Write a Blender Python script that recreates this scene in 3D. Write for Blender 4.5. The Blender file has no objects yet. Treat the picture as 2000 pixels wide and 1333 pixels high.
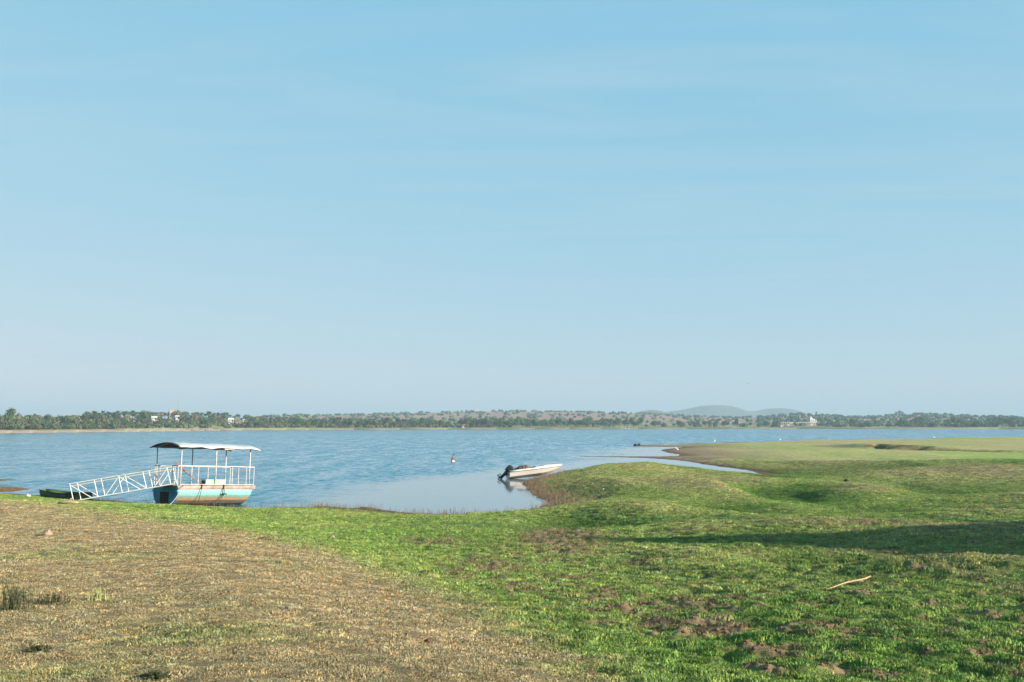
import bpy, bmesh, math, random
import numpy as np
from mathutils import Vector, Matrix

random.seed(7)
rng = np.random.default_rng(11)
scene = bpy.context.scene
COL = scene.collection
R = math.radians

# ------------------------------------------------------------------ camera, sky, sun, exposure
CAM_H = 4.5
F = 1944.4                                   # focal length in units of a 2000 wide frame (35 mm lens)
PITCH = math.atan((829 - 666.5) / F)
cam_data = bpy.data.cameras.new('camera')
cam_data.sensor_width = 36.0
cam_data.lens = 35.0
cam_data.clip_start = 0.1
cam_data.clip_end = 30000
cam = bpy.data.objects.new('camera', cam_data)
cam.location = (0, 0, CAM_H)
cam.rotation_euler = (math.pi / 2 + PITCH, 0, 0)
COL.objects.link(cam)
scene.camera = cam

SUN_ELEV = 19.0
SUN_XY = Vector((0.93, -0.37)).normalized()  # towards the sun: right of and behind the camera
SUN_STRENGTH = 5.0
SKY_STRENGTH = 0.060
EXPOSURE = 1.5
SKY_CURVE = ((.56, 1.40), (.21, 2.92), (.10, 4.06))   # (power, gain) for red, green, blue

world = bpy.data.worlds.new('World')
scene.world = world
world.use_nodes = True
wn, wl = world.node_tree.nodes, world.node_tree.links
wn.clear()
w_out = wn.new('ShaderNodeOutputWorld')
w_bg = wn.new('ShaderNodeBackground')
w_sky = wn.new('ShaderNodeTexSky')
w_sky.sky_type = 'NISHITA'
w_sky.sun_disc = False
w_sky.sun_elevation = R(SUN_ELEV)
w_sky.sun_rotation = math.atan2(SUN_XY.x, SUN_XY.y)
w_sky.altitude = 700
w_sky.air_density = 1.0
w_sky.dust_density = 0.6
w_sky.ozone_density = 1.5
# the photograph's sky is flat and cyan: compress the physical sky's range per channel
w_pw = wn.new('ShaderNodeSeparateColor'); wl.new(w_sky.outputs[0], w_pw.inputs[0])
w_tint = wn.new('ShaderNodeCombineColor')
for _i, (_g, _k) in enumerate(SKY_CURVE):
    _p = wn.new('ShaderNodeMath'); _p.operation = 'POWER'; _p.inputs[1].default_value = _g
    _m = wn.new('ShaderNodeMath'); _m.operation = 'MULTIPLY'; _m.inputs[1].default_value = _k
    wl.new(w_pw.outputs[_i], _p.inputs[0]); wl.new(_p.outputs[0], _m.inputs[0]); wl.new(_m.outputs[0], w_tint.inputs[_i])
# faint cirrus, laid on a plane high above
w_tc = wn.new('ShaderNodeTexCoord')
w_sep = wn.new('ShaderNodeSeparateXYZ'); wl.new(w_tc.outputs['Generated'], w_sep.inputs[0])
w_mz = wn.new('ShaderNodeMath'); w_mz.operation = 'MAXIMUM'; w_mz.inputs[1].default_value = 0.03
wl.new(w_sep.outputs[2], w_mz.inputs[0])
w_dx = wn.new('ShaderNodeMath'); w_dx.operation = 'DIVIDE'
w_dy = wn.new('ShaderNodeMath'); w_dy.operation = 'DIVIDE'
wl.new(w_sep.outputs[0], w_dx.inputs[0]); wl.new(w_mz.outputs[0], w_dx.inputs[1])
wl.new(w_sep.outputs[1], w_dy.inputs[0]); wl.new(w_mz.outputs[0], w_dy.inputs[1])
w_cmb = wn.new('ShaderNodeCombineXYZ')
wl.new(w_dx.outputs[0], w_cmb.inputs[0]); wl.new(w_dy.outputs[0], w_cmb.inputs[1])
w_map = wn.new('ShaderNodeMapping')
w_map.inputs['Rotation'].default_value = (0, 0, R(52))
w_map.inputs['Scale'].default_value = (0.42, 1.6, 1)
w_map.inputs['Location'].default_value = (3.7, 1.3, 0)
wl.new(w_cmb.outputs[0], w_map.inputs[0])
w_n = wn.new('ShaderNodeTexNoise'); w_n.inputs['Scale'].default_value = 1.0
w_n.inputs['Detail'].default_value = 7; w_n.inputs['Roughness'].default_value = 0.55
w_n.inputs['Distortion'].default_value = 1.6
wl.new(w_map.outputs[0], w_n.inputs['Vector'])
w_r = wn.new('ShaderNodeMapRange')
w_r.inputs['From Min'].default_value = 0.42; w_r.inputs['From Max'].default_value = 0.72
w_r.inputs['To Min'].default_value = 0.05; w_r.inputs['To Max'].default_value = 0.34
wl.new(w_n.outputs[0], w_r.inputs['Value'])
w_cl = wn.new('ShaderNodeMix'); w_cl.data_type = 'RGBA'
wl.new(w_r.outputs[0], w_cl.inputs[0])
wl.new(w_tint.outputs[0], w_cl.inputs[6])
w_cl.inputs[7].default_value = (3.0, 4.05, 4.6, 1)
wl.new(w_cl.outputs[2], w_bg.inputs[0])
w_bg.inputs[1].default_value = SKY_STRENGTH
wl.new(w_bg.outputs[0], w_out.inputs[0])

sun_data = bpy.data.lights.new('sun', 'SUN')
sun_data.energy = SUN_STRENGTH
sun_data.angle = R(1.2)
sun_data.color = (1.0, 0.89, 0.72)
sun = bpy.data.objects.new('sun', sun_data)
ce = math.cos(R(SUN_ELEV))
to_sun = Vector((SUN_XY.x * ce, SUN_XY.y * ce, math.sin(R(SUN_ELEV))))
sun.rotation_euler = to_sun.to_track_quat('Z', 'Y').to_euler()
COL.objects.link(sun)

scene.view_settings.view_transform = 'Standard'
scene.view_settings.look = 'None'
scene.view_settings.gamma = 1.0
scene.view_settings.use_curve_mapping = False
scene.view_settings.exposure = EXPOSURE
scene.render.engine = 'CYCLES'
cy = scene.cycles
cy.max_bounces = 6; cy.diffuse_bounces = 2; cy.glossy_bounces = 3; cy.transmission_bounces = 3
cy.volume_bounces = 0; cy.transparent_max_bounces = 8
cy.use_denoising = True
cy.use_adaptive_sampling = True
cy.adaptive_threshold = 0.012


# ------------------------------------------------------------------ helpers
def ray(px, py):
    a, b = (px - 1000) / F, (666.5 - py) / F
    cp, sp = math.cos(PITCH), math.sin(PITCH)
    return Vector((a, cp - b * sp, b * cp + sp))


def at(px, py, Y):
    d = ray(px, py)
    return Vector((0, 0, CAM_H)) + d * (Y / d.y)


def on_z(px, py, z=0.0):
    d = ray(px, py)
    return Vector((0, 0, CAM_H)) + d * ((z - CAM_H) / d.z)


def azim(px):
    return math.atan((px - 1000) / F * math.cos(PITCH))


def tag(o, label=None, cat=None, group=None, kind=None):
    if label: o['label'] = label
    if cat: o['category'] = cat
    if group: o['group'] = group
    if kind: o['kind'] = kind
    return o


def empty(name, loc, rot=(0, 0, 0)):
    o = bpy.data.objects.new(name, None)
    o.location = loc
    o.rotation_euler = rot
    o.empty_display_size = 0.3
    COL.objects.link(o)
    return o


class MB:
    """collects vertices and faces of ONE mesh object"""
    def __init__(s):
        s.v, s.f, s.mi = [], [], []

    def add(s, vs, fs, mi=0):
        n = len(s.v)
        s.v += [tuple(p) for p in vs]
        s.f += [tuple(i + n for i in f) for f in fs]
        s.mi += [mi] * len(fs)
        return s

    def box(s, c, size, M=None, mi=0, taper=1.0):
        x, y, z = size[0] / 2, size[1] / 2, size[2] / 2
        vs = []
        for k, t in ((-1, 1.0), (1, taper)):
            for (i, j) in ((-1, -1), (1, -1), (1, 1), (-1, 1)):
                vs.append(Vector((i * x * t, j * y * t, k * z)))
        if M is not None: vs = [M @ p for p in vs]
        vs = [p + Vector(c) for p in vs]
        return s.add(vs, [(3, 2, 1, 0), (4, 5, 6, 7), (0, 1, 5, 4), (1, 2, 6, 5), (2, 3, 7, 6), (3, 0, 4, 7)], mi)

    def tube(s, pts, r, n=6, mi=0, cap=True):
        pts = [Vector(p) for p in pts]
        rs = r if isinstance(r, (list, tuple)) else [r] * len(pts)
        base = len(s.v)
        prev = None
        for i, p in enumerate(pts):
            if i == 0: t = pts[1] - pts[0]
            elif i == len(pts) - 1: t = pts[-1] - pts[-2]
            else: t = (pts[i + 1] - pts[i]).normalized() + (pts[i] - pts[i - 1]).normalized()
            t.normalize()
            ref = prev if prev is not None else (Vector((0, 0, 1)) if abs(t.z) < 0.9 else Vector((1, 0, 0)))
            a = (ref - t * ref.dot(t)).normalized()
            b = t.cross(a)
            prev = a
            for k in range(n):
                an = 2 * math.pi * k / n
                s.v.append(tuple(p + (a * math.cos(an) + b * math.sin(an)) * rs[i]))
        for i in range(len(pts) - 1):
            for k in range(n):
                k2 = (k + 1) % n
                s.f.append((base + i * n + k, base + i * n + k2, base + (i + 1) * n + k2, base + (i + 1) * n + k)); s.mi.append(mi)
        if cap:
            s.f.append(tuple(base + k for k in reversed(range(n)))); s.mi.append(mi)
            m = base + (len(pts) - 1) * n
            s.f.append(tuple(m + k for k in range(n))); s.mi.append(mi)
        return s

    def loft(s, rings, closed=True, cap=True, mi=0):
        base = len(s.v); n = len(rings[0])
        for r_ in rings: s.v += [tuple(p) for p in r_]
        for i in range(len(rings) - 1):
            for k in range(n if closed else n - 1):
                k2 = (k + 1) % n
                s.f.append((base + i * n + k, base + i * n + k2, base + (i + 1) * n + k2, base + (i + 1) * n + k)); s.mi.append(mi)
        if cap and closed:
            s.f.append(tuple(base + k for k in reversed(range(n)))); s.mi.append(mi)
            m = base + (len(rings) - 1) * n
            s.f.append(tuple(m + k for k in range(n))); s.mi.append(mi)
        return s

    def mesh(s, name, mats, smooth=False):
        me = bpy.data.meshes.new(name)
        me.from_pydata(s.v, [], s.f)
        for m in (mats if isinstance(mats, (list, tuple)) else [mats]): me.materials.append(m)
        if any(s.mi): me.polygons.foreach_set('material_index', s.mi)
        if smooth: me.polygons.foreach_set('use_smooth', [True] * len(s.f))
        bm = bmesh.new(); bm.from_mesh(me); bmesh.ops.recalc_face_normals(bm, faces=bm.faces); bm.to_mesh(me); bm.free()
        me.update()
        return me

    def build(s, name, mats, parent=None, smooth=False, bevel=0.0):
        o = bpy.data.objects.new(name, s.mesh(name, mats, smooth))
        COL.objects.link(o)
        if parent is not None: o.parent = parent
        if bevel:
            b = o.modifiers.new('bevel', 'BEVEL'); b.width = bevel; b.segments = 2; b.limit_method = 'ANGLE'
        return o


def mat(name, color, rough=0.7, var=0.25, scale=4.0, metallic=0.0, bump=0.0, spec=0.3, color2=None, coord='Object', detail=5):
    m = bpy.data.materials.new(name); m.use_nodes = True
    nt = m.node_tree; b = nt.nodes['Principled BSDF']
    b.inputs['Roughness'].default_value = rough
    b.inputs['Metallic'].default_value = metallic
    b.inputs['Specular IOR Level'].default_value = spec
    tc = nt.nodes.new('ShaderNodeTexCoord')
    n = nt.nodes.new('ShaderNodeTexNoise'); n.inputs['Scale'].default_value = scale; n.inputs['Detail'].default_value = detail
    nt.links.new(tc.outputs[coord], n.inputs['Vector'])
    mx = nt.nodes.new('ShaderNodeMix'); mx.data_type = 'RGBA'
    rp = nt.nodes.new('ShaderNodeMapRange'); rp.inputs['From Min'].default_value = 0.3; rp.inputs['From Max'].default_value = 0.7
    nt.links.new(n.outputs[0], rp.inputs['Value']); nt.links.new(rp.outputs[0], mx.inputs[0])
    c2 = color2 or tuple(c * (1 - var) for c in color)
    c1 = color if color2 else tuple(min(1, c * (1 + var * 0.6)) for c in color)
    mx.inputs[6].default_value = (*c2, 1); mx.inputs[7].default_value = (*c1, 1)
    nt.links.new(mx.outputs[2], b.inputs['Base Color'])
    if bump:
        bp = nt.nodes.new('ShaderNodeBump'); bp.inputs['Strength'].default_value = bump; bp.inputs['Distance'].default_value = 0.02
        n2 = nt.nodes.new('ShaderNodeTexNoise'); n2.inputs['Scale'].default_value = scale * 4; n2.inputs['Detail'].default_value = 4
        nt.links.new(tc.outputs[coord], n2.inputs['Vector'])
        nt.links.new(n2.outputs[0], bp.inputs['Height']); nt.links.new(bp.outputs[0], b.inputs['Normal'])
    return m


def smooth(a, b, x):
    t = np.clip((x - a) / (b - a), 0, 1)
    return t * t * (3 - 2 * t)


PERM = rng.permutation(4096)


def vnoise(x, y, seed=0):
    """gradient noise, -1..1"""
    x = np.asarray(x, float) + seed * 17.37; y = np.asarray(y, float) + seed * 31.71
    xi = np.floor(x).astype(np.int64); yi = np.floor(y).astype(np.int64)
    xf = x - xi; yf = y - yi
    u = xf * xf * xf * (xf * (xf * 6 - 15) + 10); v = yf * yf * yf * (yf * (yf * 6 - 15) + 10)

    def g(ix, iy, fx, fy):
        h = PERM[(PERM[ix & 4095] + iy) & 4095] * (2 * math.pi / 4096)
        return np.cos(h) * fx + np.sin(h) * fy
    a = g(xi, yi, xf, yf); b = g(xi + 1, yi, xf - 1, yf)
    c = g(xi, yi + 1, xf, yf - 1); d = g(xi + 1, yi + 1, xf - 1, yf - 1)
    return 1.5 * ((a * (1 - u) + b * u) * (1 - v) + (c * (1 - u) + d * u) * v)


def fbm(x, y, seed=0, oct=4, gain=0.5):
    s, a, t = 0, 1.0, 0
    for k in range(oct):
        s = s + a * vnoise(x * 2 ** k, y * 2 ** k, seed + k); t += a; a *= gain
    return s / t


def poly_sdf(P, X, Y):
    """signed distance to a closed polygon, positive inside"""
    P = np.asarray(P, float); n = len(P)
    d2 = np.full(X.shape, 1e18); inside = np.zeros(X.shape, bool)
    for i in range(n):
        ax, ay = P[i]; bx, by = P[(i + 1) % n]
        ex, ey = bx - ax, by - ay
        t = np.clip(((X - ax) * ex + (Y - ay) * ey) / (ex * ex + ey * ey + 1e-12), 0, 1)
        d2 = np.minimum(d2, (X - ax - t * ex) ** 2 + (Y - ay - t * ey) ** 2)
        if ay != by:
            c = ((ay > Y) != (by > Y)) & (X < ex * (Y - ay) / (by - ay) + ax)
            inside ^= c
    d = np.sqrt(d2)
    return np.where(inside, d, -d)


# ------------------------------------------------------------------ terrain
shore_px = [(0, 964.5), (30, 965), (60, 967), (100, 970), (150, 973), (220, 978), (300, 985), (360, 989.5), (430, 992),
            (486, 993.5), (530, 992), (580, 991), (626, 989.5), (660, 991.5), (690, 993.5), (708, 990.5), (730, 993), (766, 999),
            (810, 1002), (870, 1004.5), (960, 1003.5), (1005, 1000), (1040, 995), (1060, 989), (1073, 982), (1064, 977),
            (1052, 972), (1037, 963), (1027, 956.5), (1033, 951.5), (1024, 948), (1021, 944), (1030, 938), (1048, 933),
            (1075, 927), (1098, 921.5), (1127, 918), (1150, 917), (1195, 914), (1240, 911), (1290, 912.5), (1340, 915),
            (1400, 919.5), (1440, 923.5), (1482, 929), (1478, 923.5), (1458, 918), (1425, 914), (1395, 910), (1365, 905.5), (1345, 902),
            (1320, 899), (1290, 897), (1260, 895), (1200, 893.3), (1135, 892), (1128, 891), (1200, 891.8), (1250, 892.0), (1290, 891.8), (1320, 891.0), (1329, 889),
            (1318, 887), (1305, 885), (1297, 882.5), (1290, 880), (1296, 878), (1317, 875.8), (1335, 873.5), (1300, 873.2), (1260, 872.6), (1238, 871.8),
            (1236, 870.8), (1255, 869.6), (1320, 868.9), (1350, 867.2), (1395, 865.6), (1425, 864.2), (1500, 863.7), (1560, 863), (1625, 862),
            (1725, 860.3), (1825, 858.2), (2000, 856)]
shore = [tuple(on_z(*p).xy) for p in shore_px]
LAND = shore + [(300, 400), (700, 470), (2500, 520), (9500, 400), (9500, -9500), (-9500, -9500), (-9500, 200), (-400, 130), (-120, 90), (-60, 74), (-42, 67)]
ISLETS = [[tuple(on_z(*p).xy) for p in ((-90, 951), (0, 950.3), (20, 951.3), (40, 953), (61, 955.4), (40, 959.5), (20, 961.2), (0, 962), (-90, 964))],
          [tuple(on_z(*p).xy) for p in ((-90, 934), (0, 936.3), (20, 936.0), (36, 936.7), (18, 938.5), (0, 940.2), (-90, 943))]]

# far bank: shoreline and skyline by bearing
far_px = np.array([-3000, -1500, -700, -300, 0, 250, 420, 600, 1000, 1300, 1600, 2000, 2400, 3500, 6000], float)
far_R = np.array([420, 450, 490, 520, 550, 620, 720, 790, 870, 960, 990, 1010, 1020, 1000, 900], float)
sky_px = np.array([-600, 0, 250, 420, 520, 620, 700, 800, 900, 1000, 1080, 1150, 1230, 1320, 1450, 1520, 1560, 1600, 1660, 1720, 1755, 1790, 1850, 1900, 2000, 2300], float)
sky_y = np.array([818, 818, 817, 817.5, 816, 813, 810.5, 807.5, 806, 804.5, 805, 806, 808.5, 813, 818, 815, 812.5, 813.8, 817.5, 816, 813.5, 812, 813.5, 816.5, 819, 818], float)
sky_r = np.array([900, 850, 850, 950, 1300, 1800, 1900, 2000, 2100, 2000, 2000, 2000, 2000, 2000, 1900, 1750, 1700, 1700, 1800, 1900, 1900, 1900, 1900, 1900, 1700, 1700], float)


def far_R_at(th): return np.interp(np.tan(np.clip(th, -1.5, 1.5)) * F + 1000, far_px, far_R)


# control heights of the near land: (px, Y, z)
ctrl = [(-700, 7, 2.75), (-700, 30, 1.7), (-700, 60, 0.9),
        (0, 6.5, 2.78), (0, 11.5, 2.50), (0, 20, 2.02), (0, 30, 1.52), (0, 45, 0.90), (0, 60, 0.55),
        (250, 6.5, 2.80), (250, 15, 2.30), (250, 25, 1.82), (250, 36, 1.25), (250, 50, 0.65),
        (500, 6.5, 2.82), (500, 10, 2.62), (500, 16, 2.26), (500, 24, 1.82), (500, 34, 1.15), (500, 44, 0.62), (500, 55, 0.35),
        (750, 6.5, 2.82), (750, 10, 2.52), (750, 16, 2.05), (750, 24, 1.50), (750, 34, .95), (750, 48, .4),
        (1000, 6.5, 2.80), (1000, 10, 2.40), (1000, 17, 1.86), (1000, 27, 1.30), (1000, 38, .78), (1000, 50, .40),
        (1250, 6.5, 2.70), (1250, 10, 2.33), (1250, 16, 1.92), (1250, 24, 1.45), (1250, 32, 1.22), (1250, 46, .85), (1250, 62, .78), (1250, 80, .72), (1240, 92, .72),
        (1500, 6.5, 2.66), (1500, 10, 2.38), (1500, 15, 2.08), (1500, 21, 1.70), (1500, 30, 1.38), (1500, 42, .85), (1500, 58, .62), (1500, 72, .62), (1500, 90, .45),
        (1750, 6.5, 2.62), (1750, 10, 2.42), (1750, 15, 2.18), (1750, 21, 1.75), (1750, 28, 1.48), (1750, 42, .92), (1750, 60, .60), (1750, 90, .60), (1750, 120, .6),
        (2000, 6.5, 2.58), (2000, 10, 2.44), (2000, 14, 2.28), (2000, 19, 1.85), (2000, 26, 1.50), (2000, 42, 1.02), (2000, 62, .72), (2000, 95, .8), (2000, 130, .8),
        (2600, 7, 2.6), (2600, 20, 2.3), (2600, 40, 1.6), (2600, 90, 1.2),
        (1400, 150, .45), (1700, 150, .75), (1500, 220, .5), (1900, 220, .8), (1900, 320, .7)]
C = np.array([(math.atan((p - 1000) / F), math.log(Yv / math.cos(math.atan((p - 1000) / F))), z) for p, Yv, z in ctrl])


def tps(d2): return d2 * np.log(d2 + 1e-9)


CS = np.array([2.2, 0.55])
Q = C[:, :2] * CS
_n = len(C)
A = np.zeros((_n + 3, _n + 3))
A[:_n, :_n] = tps(((Q[:, None] - Q[None]) ** 2).sum(-1)) + np.eye(_n) * 0.004
A[:_n, _n] = 1; A[:_n, _n + 1:] = Q
A[_n, :_n] = 1; A[_n + 1:, :_n] = Q.T
W = np.linalg.solve(A, np.concatenate([C[:, 2], [0, 0, 0]]))


def ctrl_z(X, Y):
    th = np.clip(np.arctan2(X, Y), -0.72, 0.72); lr = np.log(np.clip(np.hypot(X, Y), 6.0, 330))
    q0, q1 = th * CS[0], lr * CS[1]
    z = W[_n] + W[_n + 1] * q0 + W[_n + 2] * q1
    for i in range(_n):
        z = z + W[i] * tps((q0 - Q[i, 0]) ** 2 + (q1 - Q[i, 1]) ** 2)
    return z


# hummocks of the meadow: (X, Y, half-length, half-width, angle, height)
HUM = []


def hum(px, Y, a, b, ang, h):
    HUM.append(((px - 1000) / F * Y, Y, a, b, R(ang), h))


hum(1240, 84, 5, 9, 0, .16)
hum(1150, 66, 2.6, 7, 10, .12)
hum(1115, 56, 2.2, 3, 10, -.14)
hum(1350, 60, 3.4, 9, 8, .26)        # smooth mound left of the bowl
hum(1520, 57, 3.3, 7.5, -6, -.36)    # bowl
hum(1670, 58, 3.0, 8, -10, .24)      # its shaded right-hand side
hum(1480, 72, 4.5, 6, -8, .03)
hum(1830, 56, 3.6, 9, -6, -.22)
hum(1960, 50, 3.2, 9, 0, .26)
hum(1420, 44, 2.6, 5, 10, -.16)
hum(1560, 42, 2.6, 5, -8, .16)
hum(1740, 41, 2.6, 5, 0, -.15)
hum(1880, 38, 2.4, 5, 5, .18)
hum(1250, 42, 2.6, 6, 10, .16)
hum(1120, 38, 2.2, 5, 0, -.12)
hum(1350, 31.5, 5, 1.3, 8, .07)
hum(1600, 29.5, 5.5, 1.2, -3, .08)   # crest above the shaded band
hum(1960, 25.5, 3.2, 2.0, -10, .18)
hum(1850, 20.5, 2.6, 1.8, -12, -.30)
hum(1850, 16.3, 3.6, .9, -24, .14)   # near crest, right
hum(1600, 19.5, 1.5, 3.2, -10, -.14)
hum(1350, 21, 1.4, 3.5, 10, .10)
hum(1700, 100, 10, 16, -5, -.25)
hum(1900, 84, 6, 12, 0, .25)
hum(1600, 88, 5, 11, -8, -.20)
hum(1750, 76, 4, 9, -5, .22)
hum(1440, 84, 6, 9, 0, -.07)
# unseen rise added at the right, out of frame, to cast the shadow band
HUM.append((28.0, 17.5, 9.0, 4.4, R(-18), 6.9))

BANK = [tuple(at(p, y, Yv).xy) for p, y, Yv in ((1690, 884, 150), (1712, 882, 150), (1740, 884, 147), (1775, 884, 146), (1830, 885, 143), (1900, 886, 141), (1960, 887, 139), (2050, 888, 136), (2200, 889, 128))]


def bank_field(X, Y):
    """signed distance behind the cut bank (positive = upper terrace)"""
    best = np.full(X.shape, 1e9); sg = np.zeros(X.shape)
    for i in range(len(BANK) - 1):
        ax, ay = BANK[i]; bx, by = BANK[i + 1]
        ex, ey = bx - ax, by - ay
        t = np.clip(((X - ax) * ex + (Y - ay) * ey) / (ex * ex + ey * ey), 0, 1)
        dx, dy = X - ax - t * ex, Y - ay - t * ey
        d = np.hypot(dx, dy); c = ex * dy - ey * dx
        up = d < best
        best = np.where(up, d, best); sg = np.where(up, np.sign(c), sg)
    return best * sg


def far_height(r, th):
    px = np.tan(np.clip(th, -1.5, 1.5)) * F + 1000
    s = r - far_R_at(th)
    ys = np.interp(px, sky_px, sky_y); rr = np.interp(px, sky_px, sky_r)
    H = CAM_H + (829 - ys) * rr / F
    S = rr - far_R_at(th)
    t = np.clip(s / S, 0, 4)
    z = 1.7 * smooth(0, 20, s) + (H - 1.7) * np.where(t < 1, smooth(0.02, 1.0, t) * .75 + .25 * np.clip(t, 0, 1) ** 2, 1 - .55 * smooth(1, 3.0, t))
    x, y = r * np.sin(th), r * np.cos(th)
    z = z + smooth(40, 250, s) * (fbm(x / 160, y / 160, 3, 3) * 1.6 + fbm(x / 420, y / 420, 9, 2) * 1.5)
    z = z + smooth(5, 40, s) * fbm(x / 35, y / 35, 5, 2) * .35
    front = np.cos(th) > 0.05
    return np.where(front, np.where(s > 0, z, np.maximum(s * .06, -1.4)), -1.4), np.where(front, s, -999)


def near_height(X, Y, fine=True):
    d = poly_sdf(LAND, X, Y)
    for I in ISLETS:
        d = np.maximum(d, poly_sdf(I, X, Y))
    wob = np.where((d > -4) & (d < 8), fbm(X / 1.6, Y / 1.6, 21, 3) * .45, 0) * smooth(30, 50, np.hypot(X, Y)) * (1 - smooth(100, 180, np.hypot(X, Y)))
    d2 = d + wob
    zc = ctrl_z(X, Y)
    z_plain = zc
    for (hx, hy, a, b, an, h) in HUM:
        dx, dy = X - hx, Y - hy
        ca, sa = math.cos(an), math.sin(an)
        e = ((dx * ca + dy * sa) / a) ** 2 + ((-dx * sa + dy * ca) / b) ** 2
        zc = zc + h * (2.3 if h < 3 else 1.0 + .65 * fbm(X / 2.4, Y / 1.5, 17, 3)) * np.exp(-e * 1.2)
    bf = bank_field(X, Y)
    zc = zc + (.36 + .40 * np.exp(-((X - 57) / 5.0) ** 2)) * smooth(-.4, .4, bf + fbm(X / 1.5, Y / 1.5, 51, 2) * .6) * smooth(51, 54, X) * (1 - smooth(4, 30, bf))
    rr = np.hypot(X, Y)
    mead = smooth(-6, 10, X) * smooth(20, 34, Y)
    zc = zc + mead * (fbm(X / 5.5, Y / 13.0, 13, 3) * .30) * (1 - smooth(90, 160, rr)) + smooth(90, 130, Y) * fbm(X / 20, Y / 60, 16, 3) * .55
    zc = zc + fbm(X / 2.3, Y / 1.7, 14, 3) * .035
    near_height.relief = np.where(X > 22 + Y * .2, 0, zc - z_plain)
    land = np.maximum(d2, 0)
    width = np.where(Y > 130, 14.0, np.where(X > -2, 5.0, 7.0))
    ramp = smooth(0, 1, np.clip(land / width, 0, 1)) * .75 + .25 * np.clip(land / width, 0, 1)
    z = np.where(d2 > 0, np.maximum(zc, .12) * ramp + .012, np.maximum(d2 * .22, -1.4))
    return z, d2


GREEN_AREA = None


def terrain(X, Y, fine=False):
    X = np.asarray(X, float); Y = np.asarray(Y, float)
    r = np.hypot(X, Y); th = np.arctan2(X, Y)
    zn, d = near_height(X, Y)
    zf, s = far_height(r, th)
    return np.where(s > 0, zf, zn), d, s


def ground_z(x, y):
    z, _, _ = terrain(np.array([x]), np.array([y]))
    return float(z[0])


def ground_hit(px, py, y0=4.0, y1=340.0):
    d = ray(px, py); ys = np.geomspace(y0, y1, 1500)
    t = ys / d.y
    X = d.x * t; Z = CAM_H + d.z * t
    g, _, _ = terrain(X, ys)
    i = int(np.argmax(Z < g))
    if i == 0: i = len(ys) - 1
    return Vector((X[i], ys[i], max(g[i], 0)))


# dry slope the camera stands on, in world metres (foot of the straw coloured grass)
dry_px = [(40, 979), (140, 991), (230, 1004), (330, 1019), (480, 1041), (600, 1068), (700, 1098), (800, 1135), (900, 1180), (1000, 1222), (1080, 1262), (1150, 1302), (1190, 1328)]
DRY = [tuple(ground_hit(*p).xy) for p in dry_px] + [(1.2, 5.0), (1.6, 2), (1.6, -25), (-70, -25), (-70, 62), (-34, 52)]
mud_spots = []
for (px, py, w, h, k) in ((1080, 1040, 90, 9, 1.0), (1150, 1046, 40, 6, .9), (1010, 1033, 40, 5, .6), (830, 1055, 60, 6, .55), (860, 1060, 50, 6, .6),
                          (950, 1105, 60, 14, .75), (880, 1122, 50, 10, .6), (1010, 1150, 50, 12, .6), (1330, 1185, 80, 16, .9), (1390, 1225, 90, 20, 1.0),
                          (1230, 1195, 50, 12, .8), (1300, 1215, 60, 14, .7), (1500, 1275, 60, 14, .8), (1450, 1170, 50, 10, .5), (1560, 1240, 50, 10, .5),
                          (1720, 1325, 50, 8, .8), (1180, 1160, 60, 12, .5), (1100, 1130, 50, 9, .5), (1620, 1225, 40, 8, .45), (1400, 940, 60, 3, .6), (1700, 1018, 60, 4, .4), (1250, 1100, 60, 8, .4)):
    c = ground_hit(px, py); e = ground_hit(px + w, py); t = ground_hit(px, py - h)
    mud_spots.append((c.x, c.y, abs(e.x - c.x), max(.25, abs(t.y - c.y)), k))
# areas of thin dry grass out on the meadow: (px, py, width px, height px, amount)
tan_spots = []
for (px, py, w, h, k) in ((1880, 925, 220, 18, .75), (1850, 878, 300, 5, .9), (1450, 878, 130, 6, .85), (1330, 884, 60, 8, .8), (1330, 925, 120, 10, .45), (1420, 938, 90, 6, .7),
                          (1400, 965, 60, 14, .35), (1900, 1120, 120, 10, .6), (1550, 903, 120, 5, .5), (1750, 866, 450, 6, .62), (1150, 925, 60, 6, .5), (1120, 965, 60, 8, .4), (1300, 1000, 120, 12, .3), (1750, 890, 60, 3, .7)):
    c = on_z(px, py, .6); e = on_z(px + w, py, .6); t = on_z(px, py - h, .6)
    tan_spots.append((c.x, c.y, abs(e.x - c.x), abs(t.y - c.y), k))


for (px, py, w, h, k) in ((1690, 1078, 60, 4, .45), (1770, 1090, 60, 4, .5), (1850, 1106, 60, 4, .5), (1920, 1124, 60, 5, .5), (1990, 1146, 60, 5, .5), (1350, 1036, 130, 2.5, .4), (1560, 1046, 120, 2.5, .45), (1750, 1049, 100, 2.5, .45),
                          (1500, 998, 90, 3, .35), (1700, 1003, 130, 3, .4), (1900, 990, 100, 3, .35), (1420, 975, 40, 5, .3)):
    c = ground_hit(px, py); e = ground_hit(px + w * .7, py); t = ground_hit(px, py - h)
    tan_spots.append((c.x, c.y, max(.4, w / F * c.y), max(.35, min(abs(t.y - c.y), 2.5)), k))


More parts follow.
